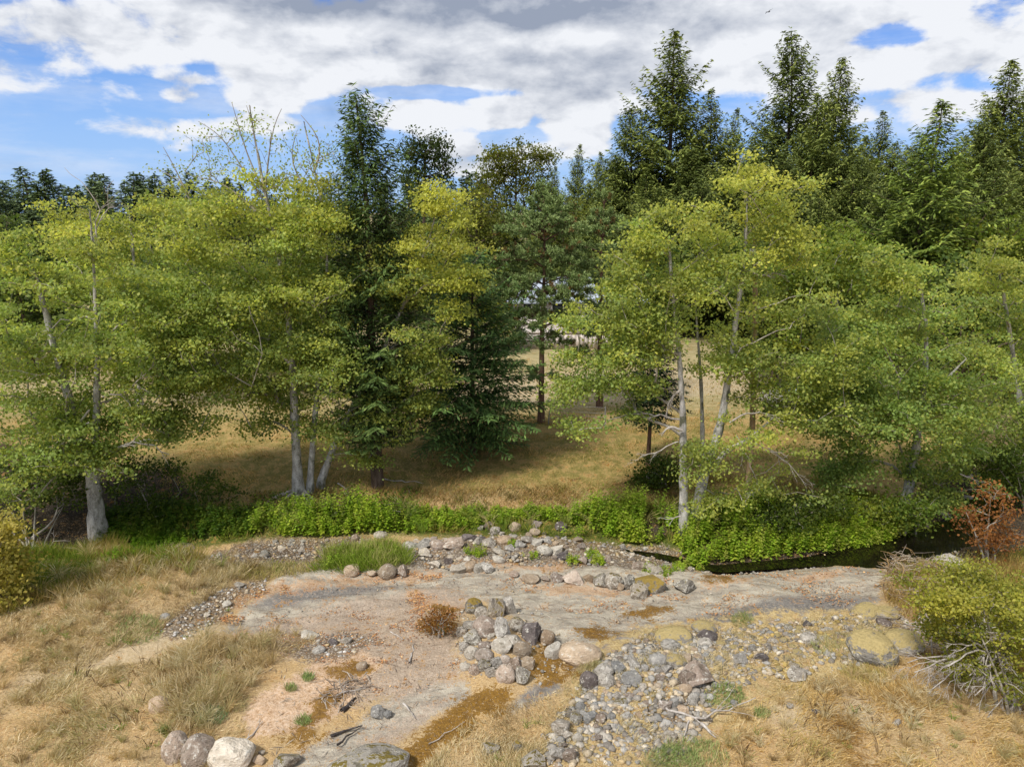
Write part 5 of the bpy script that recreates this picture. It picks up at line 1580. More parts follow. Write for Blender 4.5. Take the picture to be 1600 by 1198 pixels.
scatter_rocks([((1060, 892), (1120, 884), (1250, 878), (1390, 864), (1400, 872), (1250, 888), (1110, 897))], 16, .05, .10, ['pale', 'grey', 'tan', 'brown'], 'at the edge of the dark water strip', seed=9)


# smaller stones, too many to count
def pebbles(name, polys_px, n, lo, hi, cols, seed, label=None):
    rng = np.random.default_rng(seed)
    shapes = [rock_verts(IV1, 300 + i, True) for i in range(8)]
    xy = scatter_pts(polys_px, n, rng)
    n = len(xy)
    z = height(xy[:, 0], xy[:, 1])
    s = lo + (hi - lo) * rng.random(n) ** 2.2
    a = rng.random(n) * 6.28; fl = rng.uniform(.5, .85, n)
    C = np.array(cols)[rng.integers(len(cols), size=n)] * rng.uniform(.75, 1.25, (n, 1))
    VV, FF, CC = [], [], []
    nv = len(IV1)
    for i in range(n):
        V = shapes[i % 8] * s[i]
        c, si = math.cos(a[i]), math.sin(a[i])
        VV.append(np.stack([V[:, 0] * c - V[:, 1] * si + xy[i, 0], V[:, 0] * si + V[:, 1] * c + xy[i, 1], V[:, 2] * fl[i] + z[i] + s[i] * .15], -1))
        FF.append(IF1 + i * nv)
    me = np_mesh(name, np.concatenate(VV), np.concatenate(FF), False)
    cattr(me, 'tint', np.repeat(C, nv, 0))
    link(name, me, M_PEB, kind='stuff')


def scatter_pts(polys_px, n, rng, clump=None):
    P = [poly(*p) for p in polys_px]
    areas = np.array([abs(np.sum(p[:, 0] * np.roll(p[:, 1], -1) - p[:, 1] * np.roll(p[:, 0], -1))) for p in P])
    out = []
    for p, a in zip(P, areas):
        want = int(round(n * a / areas.sum())); got = 0
        lo, hi = p.min(0), p.max(0)
        for _ in range(40):
            if got >= want: break
            q = rng.uniform(lo, hi, (max(64, want), 2))
            q = q[poly_mask(p, q[:, 0], q[:, 1], 0.01) > .5]
            if clump is not None:
                q = q[rng.random(len(q)) < clump(q[:, 0], q[:, 1])]
            q = q[:want - got]; out.append(q); got += len(q)
    return np.concatenate(out)


def tint_mat(name, rough=0.9):
    m, k, out = new_mat(name)
    tc = k.n('ShaderNodeTexCoord')
    n = k.noise(tc.outputs['Object'], 30.0, 3, 0.6)
    col = k.mix(1.0, k.attr('tint', 'Color'), k.ramp(n, [(0.3, (.65, .65, .65)), (0.7, (1.2, 1.2, 1.2))]), 'MULTIPLY')
    principled(k, out, col, rough, None, 0.2)
    return m


M_PEB = tint_mat('small_stones')
GC = [(.29, .26, .22), (.37, .335, .28), (.21, .185, .155), (.44, .36, .25), (.50, .445, .36), (.33, .25, .17), (.40, .30, .165), (.29, .275, .25)]
pebbles('gravel', [((815, 1198), (880, 1100), (920, 1040), (1010, 990), (1140, 975), (1200, 1010), (1180, 1060), (1120, 1110), (1060, 1198))], 2000, .02, .08, GC, 1)
pebbles('gravel', [((1140, 985), (1300, 962), (1410, 955), (1430, 1010), (1330, 1045), (1200, 1060), (1130, 1080))], 1100, .02, .09, GC + [(.40, .29, .10)] * 3, 2)
pebbles('gravel', [((560, 880), (640, 848), (760, 832), (1040, 850), (1110, 890), (1000, 896), (860, 886), (760, 884), (640, 895))], 1300, .02, .08, GC, 3)
pebbles('gravel', [((300, 874), (400, 846), (560, 838), (600, 860), (420, 878))], 420, .02, .07, GC, 4)
pebbles('gravel', [((250, 985), (330, 925), (420, 900), (410, 930), (350, 965), (290, 1000)), ((450, 1010), (540, 985), (600, 1000), (540, 1030))], 500, .015, .06, GC + [(.55, .52, .48)] * 2, 5)
pebbles('rubble', [((850, 1190), (880, 1110), (925, 1045), (1000, 1000), (1100, 990), (1130, 1060), (1110, 1120), (1060, 1180), (960, 1170))], 620, .05, .12, GC[:4] + [(.35, .33, .295), (.26, .245, .22)], 11)
pebbles('rubble', [((1100, 1010), (1140, 975), (1300, 960), (1410, 950), (1440, 1005), (1330, 1040), (1240, 1055), (1120, 1070))], 260, .05, .11, GC + [(.42, .33, .16)] * 3, 12)
pebbles('grit', [((345, 985), (520, 910), (760, 880), (1100, 893), (1380, 890), (1370, 945), (1080, 980), (870, 1010), (650, 945))], 900, .008, .03, GC, 8)
pebbles('gravel', [((1060, 885), (1390, 862), (1400, 872), (1250, 890), (1100, 898)), ((1390, 860), (1480, 850), (1530, 870), (1500, 885), (1400, 880))], 330, .02, .06, GC, 6)
pebbles('gravel', [((700, 1060), (720, 940), (860, 960), (900, 1040), (850, 1070))], 360, .02, .06, GC, 7)

# ------------------------------------------------------------------ grasses, herbs, litter
def blades(name, polys_px, n, hlo, hhi, wd, cols, seed, lean=0.7, clump=None, mat=None):
    rng = np.random.default_rng(seed)
    xy = scatter_pts(polys_px, n, rng, clump); n = len(xy)
    z = height(xy[:, 0], xy[:, 1])
    h = rng.uniform(hlo, hhi, n) * (0.6 + 0.8 * fbm(xy[:, 0] * 1.3, xy[:, 1] * 1.3, 2))
    flow = fbm(xy[:, 0] * .5 + 4, xy[:, 1] * .5, 2) * 12.0 + rng.normal(0, 1.0, n)
    le = np.stack([np.cos(flow), np.sin(flow), np.zeros(n)], -1) * lean * rng.uniform(.3, 1.5, (n, 1)) + rng.normal(size=(n, 3)) * .35 * np.array([1, 1, 0])
    D = unit(np.array([0, 0, 1.0]) + le)
    C = np.stack([xy[:, 0], xy[:, 1], z], -1) + D * h[:, None] * .47
    Nn = unit(rvec(rng, n) * np.array([1, 1, .3]))
    V, F = cards(C, D, Nn, h, wd * rng.uniform(.6, 1.4, n), 0.0)
    pal = np.array(cols)
    pick = np.clip((fbm(xy[:, 0] * .9 + 9, xy[:, 1] * .9, 3) - .5) * 2.2 + .5 + rng.normal(0, .22, n), 0, .999) * (len(pal) - 1)
    i = pick.astype(int); f = (pick - i)[:, None]
    col = (pal[i] * (1 - f) + pal[np.minimum(i + 1, len(pal) - 1)] * f) * rng.uniform(.75, 1.25, (n, 1))
    me = np_mesh(name, V, F); cattr(me, 'tint', np.repeat(col, 4, 0))
    link(name, me, mat or M_GRASS, kind='stuff')


STRAW = [(.36, .26, .135), (.53, .41, .225), (.61, .50, .30), (.67, .58, .39), (.56, .42, .22), (.45, .40, .20)]
def clumpy(x, y): return np.clip((fbm(x * 1.1, y * 1.1, 3) - .34) * 3.0, .15, 1)
NEAR_L = [((-60, 1265), (-60, 960), (60, 950), (200, 915), (330, 880), (410, 890), (330, 935), (230, 995), (120, 1050), (250, 1030), (430, 985), (500, 1000), (440, 1030), (390, 1080), (380, 1150), (300, 1265))]
blades('dry_grass', NEAR_L, 40000, .06, .24, .010, STRAW, 1, 1.5, clumpy)
blades('dry_grass', [((230, 1090), (250, 1030), (330, 1000), (430, 1000), (440, 1030), (380, 1080), (330, 1150), (270, 1150)), ((60, 930), (140, 890), (320, 880), (420, 885), (330, 920), (120, 960))], 9000, .22, .5, .010, STRAW, 2, .7, clumpy)
blades('dry_grass', [((610, 1265), (720, 1140), (800, 1105), (870, 1080), (910, 1040), (930, 1020), (935, 1060), (890, 1110), (800, 1265))], 8500, .08, .24, .010, STRAW, 3, .8, clumpy)
blades('dry_grass', [((1070, 1265), (1130, 1130), (1200, 1075), (1330, 1045), (1450, 1020), (1660, 1000), (1660, 1265))], 31000, .06, .26, .010, [(.42, .26, .09), (.58, .40, .15), (.64, .48, .23), (.64, .53, .31), (.56, .37, .13), (.44, .38, .14)], 4, 1.5, clumpy)
blades('dry_grass', [((1090, 1060), (1120, 985), (1380, 955), (1440, 1000), (1300, 1060), (1180, 1110))], 9000, .05, .18, .010, STRAW, 5, 1.2, clumpy)
blades('dry_grass', [((815, 1198), (870, 1110), (930, 1040), (1010, 985), (1110, 990), (1130, 1080), (1060, 1198))], 5000, .05, .17, .010, STRAW, 15, 1.2, lambda x, y: np.clip((fbm(x * 1.6, y * 1.6, 3) - .50) * 9, .02, 1))
blades('dry_grass', [((1380, 940), (1400, 890), (1660, 860), (1660, 960), (1500, 980), (1420, 980))], 8000, .2, .55, .011, [(.26, .15, .05), (.36, .27, .07), (.44, .33, .12), (.22, .22, .04)], 6, .6, clumpy)
blades('meadow_grass', [((250, 780), (260, 700), (640, 660), (1000, 640), (1330, 690), (1320, 760), (1060, 770), (900, 800), (600, 800), (420, 800))], 31000, .06, .22, .016, [(.18, .19, .04), (.40, .26, .09), (.54, .34, .13), (.58, .40, .18), (.26, .26, .06)], 7, 1.0, lambda x, y: np.clip((fbm(x * .8, y * 1.6, 3) - .34) * 4, .1, 1))
blades('meadow_grass', [((-100, 700), (-100, 520), (700, 560), (1000, 570), (1330, 560), (1500, 640), (1330, 690), (640, 660), (260, 700))], 20000, .08, .28, .03, [(.30, .21, .07), (.44, .32, .13), (.50, .38, .18), (.22, .19, .05)], 8, .8)
def tussocks(name, polys_px, n, per, h, cols, seed, wd=.010):
    rng = np.random.default_rng(seed)
    xy = scatter_pts(polys_px, n, rng); n = len(xy)
    idx = np.repeat(np.arange(n), per); N = len(idx)
    a = rng.random(N) * 6.283; sz = rng.uniform(.5, 1.3, n)[idx]
    rad = .05 * sz * rng.random(N)
    out = np.stack([np.cos(a), np.sin(a), np.zeros(N)], -1)
    B = np.stack([xy[idx, 0] + out[:, 0] * rad, xy[idx, 1] + out[:, 1] * rad, height(xy[idx, 0], xy[idx, 1])], -1)
    L = h * sz * rng.uniform(.6, 1.2, N); ln = rng.uniform(.1, 1.1, N)[:, None]
    D1 = unit(np.array([0, 0, 1.0]) + out * ln * .5); D2 = unit(np.array([0, 0, .55]) + out * ln * 1.3)
    M_ = B + D1 * L[:, None] * .55
    Nn = unit(np.cross(out, np.array([0, 0, 1.0])) + rng.normal(0, .4, (N, 3)))
    a1 = cards(B + D1 * L[:, None] * .28, D1, Nn, L * .62, wd * rng.uniform(.7, 1.4, N), 0)
    a2 = cards(M_ + D2 * L[:, None] * .22, D2, Nn, L * .52, wd * rng.uniform(.6, 1.2, N), 0)
    acc = Acc(); acc.add(*a1); acc.add(*a2)
    c = (np.array(cols)[rng.integers(len(cols), size=n)])[idx] * rng.uniform(.75, 1.2, (N, 1))
    me = acc.mesh(name, False); cattr(me, 'tint', np.concatenate([np.repeat(c, 4, 0)] * 2)); link(name, me, M_GRASS, kind='stuff')


tussocks('grass_tussocks', NEAR_L, 150, 46, .34, STRAW, 1)
tussocks('grass_tussocks', [((1100, 1198), (1150, 1120), (1330, 1050), (1450, 1020), (1600, 1100), (1600, 1198))], 80, 46, .32, STRAW, 2)
tussocks('grass_tussocks', [((250, 1090), (270, 1020), (360, 990), (440, 1010), (400, 1090), (300, 1150))], 46, 60, .55, STRAW, 3)
tussocks('grass_tussocks', [((60, 930), (160, 870), (330, 875), (420, 890), (300, 925), (100, 960))], 60, 50, .5, STRAW + [(.30, .34, .08)], 4)
tussocks('dark_weed_stalks', [((100, 1180), (100, 1040), (330, 1020), (430, 1040), (300, 1180)), ((1150, 1190), (1200, 1110), (1500, 1080), (1500, 1190))], 46, 5, .5, [(.10, .06, .035), (.16, .10, .05)], 5, .014)
tussocks('green_weeds', [((0, 1150), (60, 960), (300, 900), (430, 1000), (300, 1190)), ((1150, 1190), (1200, 1110), (1500, 1080), (1500, 1190)), ((700, 1190), (760, 1140), (880, 1090), (820, 1190))], 60, 14, .16, [(.24, .32, .08), (.34, .38, .12)], 6, .016)
GREENS = [(.06, .10, .012), (.12, .18, .018), (.19, .25, .028), (.30, .28, .05), (.40, .30, .10)]
blades('bank_grass', [((270, 860), (180, 840), (290, 790), (420, 795), (620, 800), (900, 800), (1060, 785), (1320, 770), (1420, 790), (1420, 845), (1060, 850), (900, 840), (600, 830), (400, 842))], 15000, .12, .45, .016, GREENS, 9, .7, clumpy)
blades('bank_grass', [((380, 805), (400, 770), (620, 765), (1060, 745), (1320, 750), (1400, 790), (1060, 795), (900, 806), (620, 806))], 11000, .1, .36, .016, [(.10, .09, .02), (.26, .17, .06), (.40, .26, .10), (.22, .22, .04), (.34, .22, .08)], 19, .9, clumpy)
blades('bank_grass', [((-60, 960), (0, 900), (60, 870), (170, 850), (290, 870), (330, 885), (250, 895), (120, 930), (0, 965))], 14000, .2, .6, .013, GREENS[1:] + [(.36, .26, .09)], 10, .6, clumpy)
blades('bank_grass', [((490, 898), (515, 868), (560, 858), (600, 850), (635, 868), (640, 885), (590, 895))], 5200, .2, .6, .013, [(.16, .24, .02), (.26, .30, .05), (.44, .38, .16), (.20, .28, .03)], 11, .8)
blades('bank_grass', [((330, 905), (345, 885), (420, 880), (500, 882), (500, 898), (420, 908))], 2600, .1, .35, .011, [(.30, .30, .06), (.48, .38, .16), (.56, .44, .22), (.24, .28, .05)], 21, .8)
for i, (u, v, r) in enumerate(((330, 1120, 26), (215, 985, 40), (1080, 1190, 60), (1130, 1090, 34), (1290, 1010, 26), (1160, 970, 20), (1190, 1115, 14), (480, 1060, 10), (453, 1076, 10), (474, 1128, 12), (690, 985, 10), (925, 1040, 14), (255, 1143, 8), (1050, 1195, 50))):
    blades('green_tuft', [tuple((u + r * math.cos(t), v + .6 * r * math.sin(t)) for t in np.linspace(0, 6.28, 9)[:-1])], 22 * r if r > 12 else 200, .06, .20, .012, [(.20, .28, .09), (.28, .35, .12), (.36, .36, .16), (.44, .38, .2)] if i != 0 else [(.20, .30, .14), (.30, .38, .2)], 40 + i, .7)


def herbs(name, polys_px, n, hlo, hhi, cols, seed, leaf=0.145, per=18, clump=None):
    """upright leafy plants: a stem with leaves all the way up"""
    rng = np.random.default_rng(seed)
    xy = scatter_pts(polys_px, n, rng, clump); n = len(xy)
    z = height(xy[:, 0], xy[:, 1]); h = rng.uniform(hlo, hhi, n) * (0.35 + 1.25 * fbm(xy[:, 0] * 1.3 + 3, xy[:, 1] * 1.3, 2))
    le = rng.normal(0, .12, (n, 2)); le[:, 1] -= .10
    idx = np.repeat(np.arange(n), per); N = len(idx)
    t = np.tile(np.linspace(.12, 1.0, per), n) + rng.normal(0, .03, N)
    a = np.tile(np.arange(per) * 2.4, n) + np.repeat(rng.random(n) * 6.28, per)
    L = leaf * (1.15 - .65 * t) * rng.uniform(.7, 1.3, N)
    outv = np.stack([np.cos(a), np.sin(a), np.zeros(N)], -1)
    B = np.stack([xy[idx, 0] + le[idx, 0] * t * h[idx], xy[idx, 1] + le[idx, 1] * t * h[idx], z[idx] + t * h[idx]], -1)
    D = unit(outv + np.array([0, 0, 1.0]) * rng.uniform(-.5, .35, N)[:, None])
    Nn = unit(np.array([0, 0, 1.0]) + rng.normal(0, .35, (N, 3)) + outv * .3)
    V, F = cards(B + D * L[:, None] * .5, D, Nn, L, L * .55, .12)
    pal = np.array(cols); c0 = pal[rng.integers(len(pal), size=n)] * rng.uniform(.8, 1.2, (n, 1))
    col = c0[idx] * (0.8 + .4 * rng.random((N, 1)))
    acc = Acc(); acc.add(V, F, None)
    top = np.stack([xy[:, 0] + le[:, 0] * h, xy[:, 1] + le[:, 1] * h, z + h], -1); bot = np.stack([xy[:, 0], xy[:, 1], z - .03], -1)
    Vs, Fs = cards((top + bot) / 2, top - bot, rvec(rng, n) * np.array([1, 1, .1]), np.linalg.norm(top - bot, axis=1), np.full(n, .012), 0)
    acc.add(Vs, Fs)
    me = acc.mesh(name, False)
    cattr(me, 'tint', np.concatenate([np.repeat(col, 4, 0), np.repeat(c0 * .6, 4, 0)]))
    link(name, me, M_LEAF, kind='stuff')


BRIGHT = [(.28, .41, .035), (.34, .46, .04), (.41, .48, .055), (.21, .32, .03), (.38, .41, .08)]
herbs('leafy_plants', [((1062, 884), (1120, 879), (1250, 869), (1375, 856), (1372, 838), (1240, 848), (1110, 860))], 330, .3, .75, BRIGHT, 21)
tussocks('bank_tussocks', [((400, 838), (420, 800), (620, 795), (1060, 790), (1320, 785), (1400, 800), (1370, 840), (1060, 850), (900, 838), (600, 832))], 70, 30, .75, [(.30, .34, .08), (.46, .40, .16), (.22, .32, .05), (.54, .44, .22)], 22, .013)
def bclump(x, y): return np.clip((fbm(x * 1.5, y * 1.5, 3) - .40) * 8, .0, 1)
herbs('leafy_plants', [((395, 838), (405, 800), (470, 795), (560, 800), (640, 812), (640, 834), (560, 834), (470, 840))], 520, .45, .95, BRIGHT, 1, clump=bclump)
herbs('leafy_plants', [((640, 830), (650, 800), (760, 800), (760, 822), (700, 830))], 330, .25, .5, BRIGHT + [(.17, .19, .02)], 2)
herbs('leafy_plants', [((880, 838), (900, 806), (1000, 800), (1058, 812), (1060, 852), (1000, 852), (930, 846))], 560, .55, 1.05, BRIGHT, 3, clump=bclump)
herbs('leafy_plants', [((1065, 872), (1068, 835), (1110, 805), (1190, 800), (1230, 820), (1240, 862), (1160, 868), (1110, 878))], 640, .6, 1.2, BRIGHT, 4, clump=bclump)
herbs('leafy_plants', [((1235, 862), (1240, 815), (1330, 800), (1420, 812), (1425, 835), (1370, 855), (1300, 866))], 480, .4, .9, BRIGHT + [(.26, .30, .03)], 5, clump=bclump)
herbs('leafy_plants', [((170, 885), (180, 838), (230, 835), (290, 850), (300, 876), (240, 890))], 620, .18, .42, [(.16, .29, .016), (.22, .34, .022), (.12, .22, .014)], 6, .10)
herbs('leafy_plants', [((760, 822), (770, 800), (880, 800), (890, 815), (850, 812), (800, 812))], 240, .2, .5, BRIGHT, 7)
herbs('leafy_plants', [((150, 845), (160, 800), (260, 790), (330, 805), (400, 800), (400, 835), (290, 845))], 600, .2, .5, [(.06, .12, .012), (.10, .18, .016), (.16, .22, .024)], 8)
herbs('leafy_plants', [((505, 892), (525, 868), (560, 860), (600, 852), (630, 872), (600, 888))], 160, .2, .45, [(.22, .33, .03), (.28, .36, .05)], 12, .10)
for i, (u, v, n) in enumerate(((750, 868, 26), (895, 880, 22), (934, 880, 26), (803, 850, 16), (1012, 890, 26), (1040, 895, 30), (1060, 888, 26), (735, 865, 12), (925, 868, 18), (830, 870, 10), (1095, 885, 22))):
    herbs('leafy_sprout', [tuple((u + 11 * math.cos(t), v + 7 * math.sin(t)) for t in np.linspace(0, 6.28, 9)[:-1])], n, .15, .3, BRIGHT, 60 + i, .08, 14)


def litter(name, polys_px, n, l, cols, seed, clump=None, asp=.6):
    rng = np.random.default_rng(seed)
    xy = scatter_pts(polys_px, n, rng, clump); n = len(xy)
    z = height(xy[:, 0], xy[:, 1]) + .008
    L = l * rng.uniform(.5, 1.5, n)
    D = unit(rng.normal(size=(n, 3)) * np.array([1, 1, .15]))
    V, F = cards(np.stack([xy[:, 0], xy[:, 1], z], -1), D, unit(np.array([0, 0, 1.0]) + rng.normal(0, .25, (n, 3))), L, L * asp, .1)
    C = np.array(cols)[rng.integers(len(cols), size=n)] * rng.uniform(.7, 1.3, (n, 1))
    me = np_mesh(name, V, F); cattr(me, 'tint', np.repeat(C, 4, 0)); link(name, me, M_PEB, kind='stuff')


OR = [(.52, .24, .08), (.42, .18, .06), (.58, .36, .16), (.36, .20, .10), (.30, .15, .08)]
def lclump(x, y): return np.clip((fbm(x * 1.6 + 2, y * 2.4, 3) - .44) * 6, .03, 1)
litter('fallen_leaves', [((340, 965), (430, 908), (520, 898), (690, 888), (690, 902), (520, 918), (420, 936), (360, 980)), ((640, 920), (730, 925), (720, 960), (640, 960))], 1900, .05, OR, 1, lclump)
litter('fallen_leaves', [((760, 900), (900, 905), (1100, 895), (1380, 888), (1375, 940), (1180, 960), (900, 960))], 1500, .055, OR, 2, lclump)
litter('fallen_leaves', [((330, 1010), (450, 955), (720, 930), (720, 1060), (600, 1100), (540, 1040))], 3000, .045, OR + [(.22, .12, .07)] * 3 + [(.50, .40, .30)], 3, lclump)
litter('fallen_leaves', [((400, 800), (560, 760), (1000, 740), (1060, 770), (900, 790), (600, 800))], 900, .07, OR, 4, lclump)
litter('fallen_leaves', [((345, 985), (520, 910), (760, 870), (1100, 893), (1380, 890), (1370, 945), (1080, 980), (870, 1010), (650, 945))], 1500, .035, [(.22, .13, .08), (.34, .22, .13), (.16, .11, .08)], 8, lclump)
litter('fallen_twigs', [((420, 1030), (540, 990), (720, 960), (720, 1060), (640, 1110), (560, 1170), (430, 1190), (400, 1150))], 380, .20, [(.44, .38, .30), (.30, .24, .18), (.16, .12, .09)], 5, None, .07)
litter('fallen_twigs', [((840, 1190), (900, 1100), (1000, 1040), (1130, 1040), (1090, 1190))], 160, .2, [(.44, .38, .30), (.30, .24, .18)], 6, None, .07)


# ------------------------------------------------------------------ bushes
def bush(name, label, cat, u, v, lobes, seed, leaves=46, size=.075, spread=.24, pal=ALDER_PAL, nst=5, bare=(), Yoff=0.0, twig=None, leaf_mat=None):
    g = ground(u, v); Y = g[1] + Yoff
    rng = random.Random(seed)
    stems = []
    leaves = leaves * .72; size = size * 1.12
    for i in range(nst):
        lb = lobes[i % len(lobes)]
        p = at(lb[0] + rng.uniform(-.3, .3) * lb[2], lb[1], Y + rng.uniform(-.3, .3))
        b = g + np.array([rng.uniform(-.25, .25), rng.uniform(-.2, .2), 0]); b[2] = height(b[0], b[1])
        stems.append(([b, b * .5 + p * .5 + np.array([0, 0, .1]), p], .035, .01))
    return broadleaf(name, label, cat, stems, lobes, Y, seed, leaves=leaves, size=size, spread=spread, pal=pal, bark=twig or M_TWIG, twig=twig or M_TWIG, tip=.005, rise=.3, bare=bare, sides=6, leaf_mat=leaf_mat)


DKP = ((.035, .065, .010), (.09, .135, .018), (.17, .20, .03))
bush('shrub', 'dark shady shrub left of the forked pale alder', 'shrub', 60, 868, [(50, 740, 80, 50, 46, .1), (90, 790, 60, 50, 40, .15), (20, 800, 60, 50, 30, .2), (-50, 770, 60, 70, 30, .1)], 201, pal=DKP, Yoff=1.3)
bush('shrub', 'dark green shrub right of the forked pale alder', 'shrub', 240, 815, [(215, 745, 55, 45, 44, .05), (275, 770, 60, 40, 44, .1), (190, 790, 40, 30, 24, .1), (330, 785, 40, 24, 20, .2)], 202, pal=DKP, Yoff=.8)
bush('shrub', 'yellowing shrub at the left edge of the picture', 'shrub', -5, 945, [(4, 835, 22, 30, 16, .85), (14, 880, 16, 26, 14, .8), (0, 915, 30, 34, 20, .7), (-40, 850, 46, 60, 26, .7), (-8, 870, 20, 50, 16, .6)], 203, pal=((.15, .165, .03), (.29, .285, .06), (.44, .37, .09)))
bush('shrub', 'low dark green bush at the foot of the small bare trunked conifer', 'shrub', 1040, 758, [(1035, 732, 34, 20, 36, .1), (1010, 745, 22, 12, 14, .1)], 204, pal=DKP, leaves=40)
bush('shrub', 'loose leafy bush among the green creek plants right of the grey alders', 'shrub', 1235, 838, [(1240, 800, 50, 24, 34, .15), (1190, 812, 36, 18, 18, .15), (1295, 790, 36, 22, 18, .35)], 205, pal=DKP)
bush('shrub', 'large yellow green bush at the right edge of the foreground', 'shrub', 1580, 1110, [(1560, 940, 95, 50, 90, .55), (1620, 990, 80, 70, 70, .45), (1530, 1000, 70, 50, 50, .4), (1560, 1060, 60, 45, 46, .25), (1640, 1080, 70, 60, 50, .3), (1500, 950, 50, 30, 28, .6), (1690, 960, 80, 90, 50, .4), (1590, 1100, 40, 40, 40, .15), (1540, 1030, 50, 40, 36, .25), (1470, 935, 40, 26, 16, .6)], 206, leaves=64, size=.05, spread=.17, pal=((.10, .145, .02), (.25, .29, .05), (.44, .40, .07)), nst=7, Yoff=.5)
bush('dry_sapling', 'rust brown dried sapling beside the dark pool', 'sapling', 1545, 880, [(1550, 850, 26, 22, 14, .5), (1555, 780, 36, 30, 26, .5), (1530, 825, 30, 28, 18, .5), (1575, 840, 24, 26, 14, .5), (1512, 800, 14, 16, 8, .5)], 207, leaves=24, size=.065, spread=.16, pal=((.16, .055, .02), (.28, .105, .035), (.36, .17, .05)))
bush('dry_shrub', 'small rust red dead bush left of the central boulder pile', 'shrub', 688, 992, [(690, 965, 24, 16, 26, .4), (672, 975, 16, 12, 12, .4)], 208, leaves=26, size=.035, spread=.10, pal=((.09, .035, .008), (.20, .085, .018), (.30, .14, .03)))
bush('shrub', 'green undergrowth shrub below the broad creek bend alder', 'shrub', 1420, 835, [(1425, 790, 40, 28, 36, .15), (1380, 800, 36, 22, 24, .3), (1330, 790, 34, 22, 20, .4)], 209, pal=((.08, .14, .02), (.19, .27, .04), (.36, .36, .05)))
bush('shrub', 'dark bush overhanging the creek gully at the right edge', 'shrub', 1610, 800, [(1600, 740, 50, 50, 44, .1), (1640, 800, 50, 50, 30, .1), (1560, 720, 40, 30, 22, .1)], 210, pal=DKP)
bush('shrub', 'low olive weeds at the foot of the three stemmed alder group', 'shrub', 560, 795, [(545, 780, 60, 14, 26, .3), (620, 785, 50, 12, 20, .4), (440, 785, 40, 12, 14, .3)], 211, pal=DKP, leaves=26, spread=.2)

# ------------------------------------------------------------------ dead wood
def stick(name, label, pts, r, mat, seed, depth=0, cat='branch', lift=0.03, group=None, zs=None, nsub=4):
    rng = np.random.default_rng(seed)
    P = np.array([ground(u, v) for u, v in pts]); P[:, 2] += lift
    if zs is not None: P[:, 2] += np.array(zs)
    b = P[0].copy(); a = Acc()
    twigs(a, P - b, r, rng, depth, nsub, .55, 7, .05)
    o = link(name, a.mesh(name), mat); o.location = b
    o['label'] = label; o['category'] = cat
    if group: o['group'] = group
    return o


stick('fallen_branch', 'dark stick lying nearly level on the sandy ground below the clay patch', [(517, 1151), (545, 1143), (567, 1134)], .035, M_DARKW, 1)
stick('fallen_branch', 'dark stick crossing under the level one on the sandy ground', [(527, 1165), (548, 1150), (566, 1136)], .025, M_DARKW, 2)
stick('fallen_branch', 'short charred log end beside the twig heap', [(534, 1112), (545, 1102), (557, 1090)], .06, M_DARKW, 3)
stick('fallen_branch', 'pale curved twig at the edge of the clay patch', [(381, 1162), (395, 1150), (410, 1128)], .02, M_DEAD, 4, 1)
stick('fallen_branch', 'pale upright lying stick on the brown dirt left of the central pile', [(640, 1036), (644, 1020), (648, 1004)], .025, M_DEAD, 5)
stick('fallen_branch', 'pale straight twig on the dirt below the small dark burnt spot', [(610, 988), (619, 994), (629, 1000)], .02, M_DEAD, 6)
stick('fallen_branch', 'bleached bent twig on the pale sandy strip', [(630, 1100), (642, 1110), (648, 1124)], .025, M_DEAD, 7, 1)
stick('fallen_branch', 'long thin straw coloured stem lying across the orange moss', [(670, 1163), (700, 1146), (727, 1129)], .012, M_DEAD, 8)
stick('fallen_branch', 'long forked grey branch lying on the lower stony slope', [(1030, 1100), (1062, 1126), (1100, 1133), (1140, 1118), (1180, 1097)], .03, M_DEAD, 9, 1, lift=.10, nsub=5)
stick('fallen_branch', 'side piece of grey branch pointing down from the forked one', [(1076, 1130), (1070, 1150), (1062, 1170)], .022, M_DEAD, 10, 0, lift=.07)
stick('fallen_branch', 'stout short grey branch below the fork on the stony slope', [(1096, 1134), (1106, 1145), (1118, 1156)], .04, M_DEAD, 11, 0, lift=.06)
stick('fallen_branch', 'thin pale branch lying in the shaded meadow right of the spruce trunk', [(592, 750), (625, 752), (662, 756)], .03, M_DEAD, 12)
stick('fallen_branch', 'short pale stick on the bank between the alders and the spruce', [(528, 756), (540, 765), (550, 774)], .03, M_DEAD, 13)
stick('fallen_branch', 'brown broken branch leaning over the dark left shrub', [(38, 866), (75, 850), (108, 830)], .05, M_TWIG, 14, 2, zs=(.15, .5, .95), nsub=5)
stick('fallen_branch', 'grey forked twigs at the base of the brown broken branch', [(45, 880), (80, 868), (115, 860)], .025, M_DEAD, 15, 2, zs=(.2, .4, .4), nsub=5)
stick('fallen_branch', 'grey twig heap on the sand beside the charred log', [(525, 1090), (545, 1080), (572, 1078)], .018, M_DEAD, 16, 2, lift=.05, nsub=7)

# roots of the tall alder washed bare on the bank
root2 = bpy.data.objects['alder_tree.001']; b2 = np.array(root2.location)
for i, pts in enumerate(([(462, 770), (440, 776), (424, 780), (410, 794)], [(464, 772), (448, 778), (440, 786)], [(468, 772), (464, 782), (460, 788)], [(472, 772), (478, 782), (486, 790)], [(474, 770), (482, 776), (492, 784)])):
    P = np.array([ground(*p) for p in pts]) - b2; P[:, 2] += np.linspace(.12, .0, len(P))
    Q = resample(P, .12); V, F = tube(Q, np.linspace(.075, .03, len(Q)), 7)
    link('root', np_mesh('root', V, F, True), M_DEAD, root2)

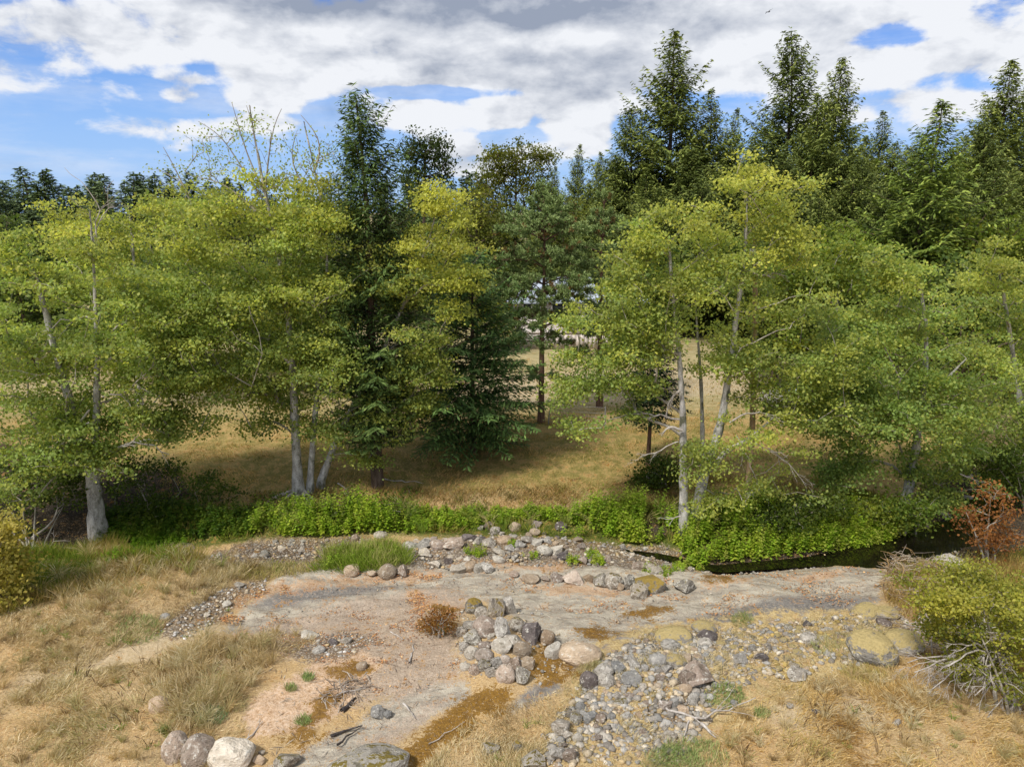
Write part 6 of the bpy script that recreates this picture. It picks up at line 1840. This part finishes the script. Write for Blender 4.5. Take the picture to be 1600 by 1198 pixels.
# bleached leafless branches of the right hand bush
def dead_sprawl(label, base_px, h0, ends, seed, r=.035):
    rng = np.random.default_rng(seed)
    b = ground(*base_px); root = empty('dead_bush', b, label, 'dead branch')
    for (u, v, dy) in ends:
        p = at(u, v, b[1] + dy); p[2] = max(p[2], float(height(p[0], p[1])) + .05)
        st0 = b + np.array([0, 0, h0])
        mid = .5 * (st0 + p) + np.array([0, 0, .18])
        a = Acc(); twigs(a, np.array([st0, mid, p]) - b, r, rng, 3, 7, .6, 6, .18)
        link('dead_branch', a.mesh('dead_branch'), M_DEAD, root)


dead_sprawl('bleached leafless branches sprawling left from the foreground bush', (1580, 1068), .75, [(1430, 1045, -.7), (1455, 1070, -1.0), (1500, 1010, -.9), (1530, 1085, -1.1), (1545, 985, -1.0), (1420, 1035, -.2), (1480, 1030, -1.0), (1600, 1000, -1.1), (1510, 1055, -1.1)], 31, .04)
dead_sprawl('grey bare stems at the foot of the foreground bush', (1598, 1090), .25, [(1570, 1140, -.5), (1545, 1125, -.6), (1600, 1150, -.6), (1590, 1075, -.8)], 32, .03)


def brush(label_name, polys_px, n, l, zhi, seed, cols):
    rng = np.random.default_rng(seed)
    xy = scatter_pts(polys_px, n, rng); n = len(xy); acc = Acc()
    for i in range(n):
        p = np.array([xy[i, 0], xy[i, 1], float(height(*xy[i])) + rng.random() * zhi])
        d = unit(rng.normal(size=3) * np.array([1, 1, .35])) * l * rng.uniform(.4, 1.3)
        m_ = p + d * .5 + rng.normal(0, .05, 3)
        V, F = tube(np.array([p - d * .1, m_, p + d]), np.array([.008, .007, .004]) * rng.uniform(.7, 1.6), 4)
        acc.add(V, F, np.array(cols[rng.integers(len(cols))]) * rng.uniform(.7, 1.2))
    link(label_name, acc.mesh(label_name), M_PEB, kind='stuff')


brush('brush', [((1375, 905), (1400, 880), (1470, 890), (1500, 930), (1450, 965), (1385, 940))], 420, .45, .45, 1, [(.36, .30, .24), (.28, .20, .13), (.44, .37, .28), (.34, .22, .10)])
brush('brush', [((1400, 985), (1450, 965), (1540, 985), (1540, 1030), (1450, 1030))], 300, .5, .35, 2, [(.42, .38, .34), (.50, .46, .41), (.30, .24, .19)])
brush('brush', [((495, 1100), (520, 1060), (580, 1060), (575, 1095), (530, 1110))], 110, .28, .06, 3, [(.40, .35, .29), (.26, .2, .15)])
